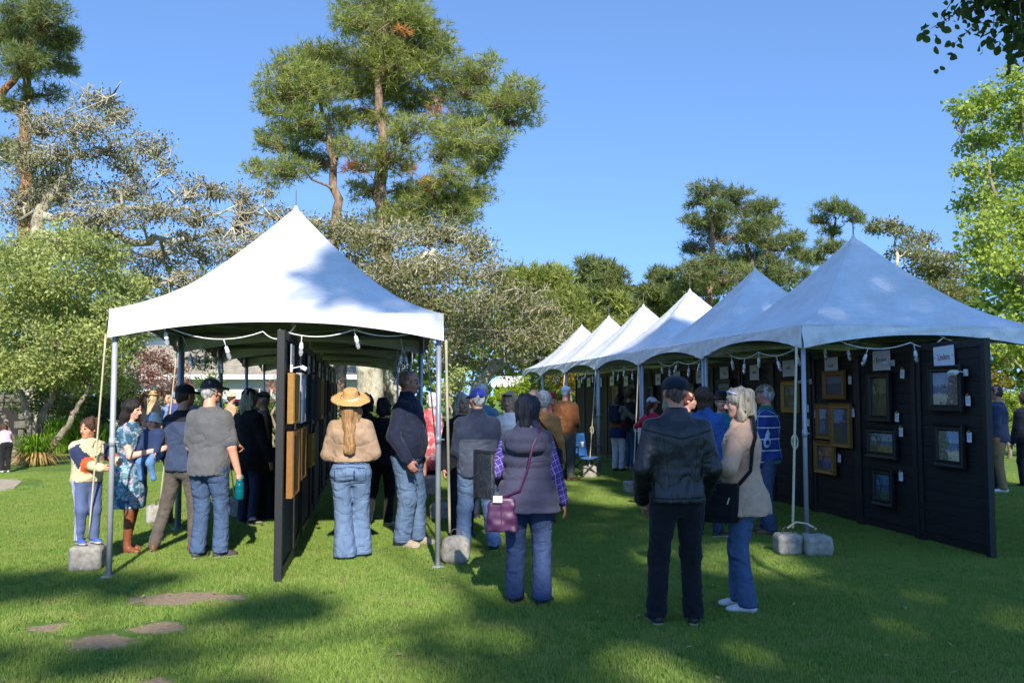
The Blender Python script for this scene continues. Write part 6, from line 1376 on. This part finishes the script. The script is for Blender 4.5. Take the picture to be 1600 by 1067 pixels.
def vestbag(info):
    c = world(info, (-.19, -.19, .6))
    t = empty('purple_handbag', c, info['yaw'], 'purple leather handbag hanging from the shoulder strap of the woman in the vest', 'handbag')
    f = Field(); f.loft([(0, 0, 0, .125, .05), (.13, 0, 0, .112, .045), (.24, 0, 0, .092, .03), (.255, 0, 0, .085, .022)], n=5, k=.01); fobj('bag_body', f, .009, PB, t, lambda P: (vnoise(P*20)-.5)*.012)
    MB().box((0, -.05, .12), (.006, .012, .22)).build('seam', PB, t)
    w0 = Vector((-.19, -.19, .6)); pts = [Vector((-.03, .0, .24)), Vector(info['T']((-.03, -.115, .55)))-w0, Vector(info['T']((.01, -.135, .66)))-w0, Vector(info['T']((.03, -.15, .76)))-w0, Vector(info['T']((.07, -.1, .84)))-w0, Vector(info['T']((.06, .03, .83)))-w0]
    MB().tube(pts, .011, 6).build('strap', PB, t, True)
    MB().box((-.03, -.05, .25), (.07, .02, .05)).build('tissue', CARD, t)
    c = world(info, (-.33, -.08, .82)); t = empty('portfolio_case', c, info['yaw']+.12, 'black portfolio wrapped in clear plastic under the arm of the woman in the vest', 'portfolio')
    PL = NT('plastic_wrap'); v = PL.coord('Object'); PL.base(PL.ramp(PL.noise(v, 9, 6, .7, 2), [(.4, L((44, 44, 48))), (.75, L((84, 84, 90)))])); PL.bump(PL.noise(v, 14, 5, .7, 1.5), .8, .02); PL.set(Roughness=.18)
    MB().box((0, 0, .2), (.035, .22, .37), R=rotz(.6), ch=.008).build('case', PL.mat, t)
    MB().box(Vector((0, 0, .2))+rotz(.6) @ Vector((.0, .112, 0)), (.055, .03, .39), R=rotz(.6), ch=.006).build('spine', BLK, t); MB().box((0, 0, .385), (.05, .225, .02), R=rotz(.6)).build('spine', BLK, t)
VEST = F('vest_slate', (62, 62, 82), amt=.12)
w22 = person('woman in a quilted slate vest with purple sleeves, her back to us', fp(824, 944), 1.66, (.05, 1), [dict(name='shirt', mat=PURP, infl=.01, hem=.5, arm=.012, fold=.008), dict(name='quilted_vest', mat=VEST, infl=.048, hem=.445, sleeve=0, quilt=.098, hood=True, collar=.03, flare=.02, n=2.5)], dict(name='jeans', mat=denim('denim_navy', (52, 66, 98), 1.35), infl=.018, cuff=.018, fold=.014), skin=(176, 124, 100), sex='f', hair=dict(kind='bob', len=.115, mat=H_SP, vol=.006),
    shoes=dict(mat=SH_DK, sole=SOLED), res=.0085, build=1.14, armR=(.17, .06, .48), armL=(-.13, .12, .56), footR=(.07, -.01, -.55), footL=(-.06, .02, -.35), extra=vestbag, head=(-.25, .0))
def crossbag(info, lb, mat, side=1, drop=.55, sz=.13):
    T = info['T']; w0 = Vector(T((side*.12, .0, drop)))
    t = empty('shoulder_bag', world(info, w0), info['yaw'], lb, 'bag')
    f = Field(); f.box((0, 0, -sz*.5), (.045, sz, sz*.8), .03); fobj('bag_body', f, .012, mat, t, lambda P: (vnoise(P*14)-.5)*.012)
    MB().tube([Vector(q)-w0 for q in (T((side*.125, -.03, drop)), T((side*.09, -.085, .66)), T((0, -.1, .76)), T((-side*.06, -.06, .845)), T((-side*.065, .02, .84)))], .011, 6).build('strap', mat, t, True)
person('person in an orange tan coat with a dark bag strap behind the vest', pd(850, 11.6), 1.7, (.25, .95), [dict(name='coat', mat=F('coat_orange', (186, 122, 66)), infl=.032, hem=.42)], dict(mat=F('trousers_dark_brown', (64, 54, 50))), sex='f', build=1.08, hair=dict(kind='short', mat=H_GY, vol=.008), shoes=dict(mat=SH_BR), res=.013, extra=lambda i: crossbag(i, 'dark bag hanging on the orange tan coat', BLK))
person('balding man with a pink forehead far behind the orange tan coat', pd(834, 16), 1.76, (.0, -1), [dict(mat=F('jacket_slate_far', (84, 92, 110)), infl=.024)], dict(mat=BLK), skin=(222, 164, 140), hair=dict(kind='short', mat=H_WH, vol=-.008), shoes=dict(mat=SH_DK), res=.017)
person('person in a red brimmed hat left of the brown jacket', pd(861, 17.6), 1.68, (.3, -.8), [dict(mat=F('top_pale_red', (176, 92, 90)), infl=.02)], dict(mat=BLK), sex='f', hair=dict(kind='bob', len=.1, mat=H_WH), hat=dict(kind='straw', mat=F('hat_red', (176, 44, 52)), brim=.15), shoes=dict(mat=SH_DK), res=.017)
person('man in a brown jacket, grey trousers and white cap at the far right panels', fp(884, 751), 1.83, (.5, .85), [dict(mat=F('jacket_brown', (120, 76, 44)), infl=.034, hem=.5, arm=.024)], dict(mat=F('trousers_olive_grey', (92, 92, 84)), infl=.022), build=1.08, belly=.03, skin=(214, 152, 130), hair=dict(kind='short', mat=H_WH), hat=dict(kind='cap', mat=WHT), shoes=dict(mat=SH_BR, sole=SOLED), res=.014, armR='front', armL='front', footR=(.08, -.04, -.6), footL=(-.07, .08, -.3))
def pack(info):
    f = Field(); T = info['T']; f.box(T((0, -.1, .72)), (.13, .07, .19), .05, None); o = fobj('backpack', f, .014, NAVY, None, lambda P: (vnoise(P*12)-.5)*.014)
    o.location = info['t'].location; o.rotation_euler = (0, 0, info['yaw']); tag(o, 'dark backpack worn by the person in white trousers', 'backpack')
person('person in a grey hooded jacket, rust shirt and white trousers wearing a backpack', fp(966, 736), 1.7, (.6, .75), [dict(mats=[F('hoodie_grey', (146, 138, 124)), F('tee_rust', (110, 62, 36)), F('wrap_navy', (34, 42, 74))], infl=.03, hem=.42, hood=True, midx=lambda c: np.where(c[:, 2] < .95, 2, np.where((c[:, 2] < 1.12), 1, 0)))], dict(mat=F('trousers_white', (206, 202, 206), amt=.05)), sex='f', lean=.12, hair=dict(kind='long', len=.2, mat=H_DK), shoes=dict(mat=SH_DK, sole=SOLE), res=.014, extra=pack, armR=(.1, .25, .7), armL=(-.08, .25, .7))
person('person in a dark vest, brimmed hat and jeans looking at the far right panels', fp(985, 733), 1.78, (.8, .4), [dict(mat=F('vest_dark', (40, 42, 44)), infl=.026)], dict(name='jeans', mat=JBLUE, infl=.018), hair=dict(kind='short', mat=H_BR), hat=dict(kind='straw', mat=F('hat_khaki', (118, 100, 78)), brim=.14), shoes=dict(mat=SH_TAN, sole=SOLE), res=.015)
def tote(info):
    t = empty('tote_bag', world(info, (-.2, .1, .84)), info['yaw']+.5, 'white tote bag with a blue picture held by the woman in pink', 'bag')
    f = Field(); f.box((0, 0, .13), (.15, .035, .14), .02); fobj('bag_body', f, .012, WHT, t)
    MB().box((.02, -.04, .17), (.1, .006, .12)).build('print', solid('print_blue', (60, 110, 150), .6), t); MB().tube([(-.08, 0, .26), (-.06, 0, .4), (.06, 0, .4), (.08, 0, .26)], .009).build('handle', WHT, t, True)
person('woman in a bright pink jacket and pale cap at the right panels', pd(1018, 14.6), 1.62, (.75, .6), [dict(mat=F('jacket_pink', (190, 34, 66)), infl=.03)], dict(mat=BLK), sex='f', hair=dict(kind='pony', len=.12, mat=H_BR), hat=dict(kind='cap', mat=F('cap_pale', (176, 180, 190))), shoes=dict(mat=SH_DK), res=.014, armL=(-.2, .18, .70), armR=(.1, .2, .66), extra=tote)
person('light haired person in grey right of the pink jacket', pd(1045, 15.4), 1.66, (.9, .2), [dict(mat=F('jacket_grey_far', (104, 100, 94)), infl=.024)], dict(mat=JDARK), sex='f', hair=dict(kind='long', len=.2, mat=H_GB), shoes=dict(mat=SH_DK), res=.016)
# --- right group
CAPD = F('cap_navy', (28, 32, 46))
w31 = person('man in a black leather jacket, flat cap and black trousers, nearest to us', fp(1060, 976), 1.80, (-.1, 1), [dict(name='leather_jacket', mat=LEATHER, infl=.03, hem=.485, arm=.026, collar=.022, fold=.009, fz=(10, 10, 5), cuff=.01, n=2.5)], dict(mat=F('trousers_jet', (24, 24, 28)), infl=.018, cuff=.012, fold=.016), skin=(196, 138, 112), hair=dict(kind='short', mat=hairmat('hair_brown_grey', (76, 58, 46), (112, 92, 78))), hat=dict(kind='flat', mat=CAPD), shoes=dict(mat=SH_DK, sole=SOLE), res=.0085, build=1.02, armR=(.125, .07, .5), armL=(-.125, .07, .5), handR=.8, handL=.8, footR=(.062, .0, -.25), footL=(-.085, .02, .05), elbR=(.5, -1, 0), elbL=(-.5, -1, 0))
TANB = F('blazer_tan', (190, 156, 130), amt=.08)
BAGB = F('bag_black', (22, 22, 24), weave=120, bump=.4)
def tanbag(info):
    w0 = Vector((.0, .0, .0)); c = world(info, (-.2, .13, .84))
    t = empty('crossbody_bag', c, info['yaw'], 'black crossbody bag on the hip of the blonde woman in the tan blazer', 'bag')
    f = Field(); f.box((-.03, .02, .0), (.05, .155, .15), .025); fobj('bag_body', f, .01, BAGB, t, lambda P: (vnoise(P*14)-.5)*.01)
    f = Field(); f.box((-.075, .02, -.03), (.012, .12, .08), .01); fobj('front_pocket', f, .009, BAGB, t)
    for y in (-.06, .09): MB().box((-.09, y, .02), (.006, .008, .05), R=rotx(.3)).build('zip_pull', solid('zip_metal', (190, 190, 190), .3, .8), t)
    MB().box((-.079, .03, .1), (.004, .04, .008)).build('badge', solid('zip_metal', (190, 190, 190), .3, .8), t)
    o_ = Vector((-.2, .13, .84)); T = info['T']; pts = [Vector((-.02, -.1, .1)), Vector((-.2, -.085, 1.08))-o_, Vector((-.185, -.1, 1.25))-o_, Vector(T((-.085, -.07, .78)))-o_, Vector(T((-.035, -.055, .868)))-o_, Vector(T((.06, .03, .85)))-o_]
    m = MB()
    for i in range(len(pts)-1):
        pass
    m.tube(pts, .016, 6).build('strap', BAGB, t, True)
w32 = person('blonde woman in a tan blazer, jeans and white sneakers facing left', fp(1163, 953), 1.71, (-.93, .36), [dict(name='top', mat=BLK, infl=.005, hem=.5), dict(name='blazer', mat=TANB, infl=.03, hem=.435, arm=.022, flare=.03, collar=.012, fold=.011, cuff=.008)], dict(name='jeans', mat=JBLUE, infl=.014, cuff=.016, fold=.014), sex='f', build=1.16, skin=(226, 172, 150), hair=dict(kind='bob', len=.12, mat=H_GB, vol=.008), shoes=dict(mat=SH_W, sole=SH_W), res=.0085, armL=(-.1, .15, .6), armR=(.08, .17, .6), elbL=(-.8, -.7, 0), head=(.25, -.05), footR=(.05, .03, .1), footL=(-.06, -.02, .05), extra=lambda i: (tanbag(i), child(i, 'sunglasses', MB().tube([i['Hp']((-.085, .02, .075)), i['Hp']((-.06, .075, .1)), i['Hp']((.06, .075, .1)), i['Hp']((.085, .02, .075))], .01), solid('white_glasses', (196, 200, 222), .2))))
person('dark haired woman in a denim jacket between the leather jacket and the tan blazer', fp(1104, 838), 1.74, (.35, .93), [dict(name='denim_jacket', mat=denim('denim_jacket', (50, 82, 136)), infl=.034, hem=.5, arm=.024, collar=.02)], dict(name='jeans', mat=denim('denim_charcoal', (44, 52, 70)), infl=.014), sex='f', build=1.08, hair=dict(kind='bob', len=.1, mat=H_BR, vol=.016), shoes=dict(mat=SH_DK, sole=SOLE), res=.012, head=(-.5, 0), footR=(.08, -.02, -.9), armR='front', armL='front')
person('auburn haired woman facing right beyond the leather jacket', pd(1074, 11.6), 1.7, (.9, -.25), [dict(mat=F('top_dark_plum', (54, 40, 48)), infl=.02)], dict(mat=BLK), sex='f', skin=(216, 166, 146), hair=dict(kind='bun', mat=H_RD), shoes=dict(mat=SH_DK), res=.013)
person('person in glasses, dark hat and teal shirt facing us beyond the denim jacket', pd(1127, 11.8), 1.68, (-.1, -1), [dict(name='shirt', mat=F('shirt_bright_teal', (30, 128, 148)), infl=.024)], dict(mat=BLK), skin=(206, 150, 128), hair=dict(kind='short', mat=H_GY), hat=dict(kind='straw', mat=F('hat_black', (26, 26, 28)), brim=.13), shoes=dict(mat=SH_DK), res=.013, extra=lambda i: child(i, 'glasses', MB().tube([i['Hp']((-.075, .03, .012)), i['Hp']((-.055, .1, .008)), i['Hp']((.055, .1, .008)), i['Hp']((.075, .03, .012))], .004), solid('dark_glasses', (24, 22, 22), .2)))
person('man in a blue plaid shirt and camouflage cap facing left at the right panels', fp(1200, 834), 1.78, (-.85, .42), [dict(name='tee', mat=F('tee_green', (34, 104, 88)), infl=.016, collar=.012), dict(name='plaid_shirt', mat=PLAID, infl=.036, hem=.5, up=.83, arm=.024)], dict(name='jeans', mat=denim('denim_slate', (62, 74, 98)), infl=.024), build=1.12, belly=.03, skin=(190, 128, 108), hair=dict(kind='short', mat=H_GY), hat=dict(kind='cap', mat=floral('camo', L((112, 100, 76)), [L((74, 70, 50)), L((140, 126, 100)), L((62, 56, 40)), L((120, 108, 84))], 40)), shoes=dict(mat=SH_BR, sole=SOLED), res=.012, armL='pocket', armR='pocket', handL=.6, footL=(-.06, -.03, .3), footR=(.07, .03, 0))
# --- far right
person('cropped haired man in a navy sweater and khaki trousers beyond the right panels', fp(1563, 769), 1.82, (-.75, .6), [dict(name='sweater', mat=F('sweater_navy', (46, 58, 84)), infl=.034, hem=.47, arm=.024)], dict(mat=F('trousers_khaki', (150, 122, 82)), infl=.018), build=1.08, skin=(186, 132, 112), hair=dict(kind='short', mat=hairmat('hair_cropped', (62, 50, 44), (92, 76, 66)), vol=-.006), shoes=dict(mat=SH_W, sole=SH_W), res=.0125, armL=(-.17, .07, .5), footL=(-.07, -.04, .3), footR=(.07, .03, 0))
person('sandy haired woman in navy with white stripes beside the khaki trousers', fp(1546, 768), 1.6, (.2, 1), [dict(name='jacket', mat=plaid('stripe_navy', (34, 42, 66), (30, 36, 58), (206, 208, 212), 3.2, .5), infl=.028, hem=.48)], dict(mat=NAVY, infl=.016), sex='f', hair=dict(kind='long', len=.22, mat=H_GB), shoes=dict(mat=SH_W, sole=SH_W), res=.013)
person('person in a black puffer jacket at the right edge of the lawn', pd(1601, 16.2), 1.7, (-.2, 1), [dict(name='puffer_jacket', mat=F('puffer_black', (32, 34, 42)), infl=.044, quilt=.075, arm=.03)], dict(mat=BLK), sex='f', hair=dict(kind='short', mat=H_BR, vol=.008), shoes=dict(mat=SH_DK), res=.013)
def seated():
    c = at(690, 617, 21)
    person('small figure in a dark top sitting far behind the left tent leg', (c.x, c.y, 0), 1.1, (-.3, -1), [dict(name='top', mat=F('top_dark_far', (60, 48, 44)), infl=.02, sleeve=.3)], dict(mat=BLK), skin=(200, 140, 110), hair=dict(kind='short', mat=H_DK), shoes=dict(mat=SH_DK), res=.018, armR=(.1, .16, .6), armL=(-.1, .16, .6), dz=.0)
seated()
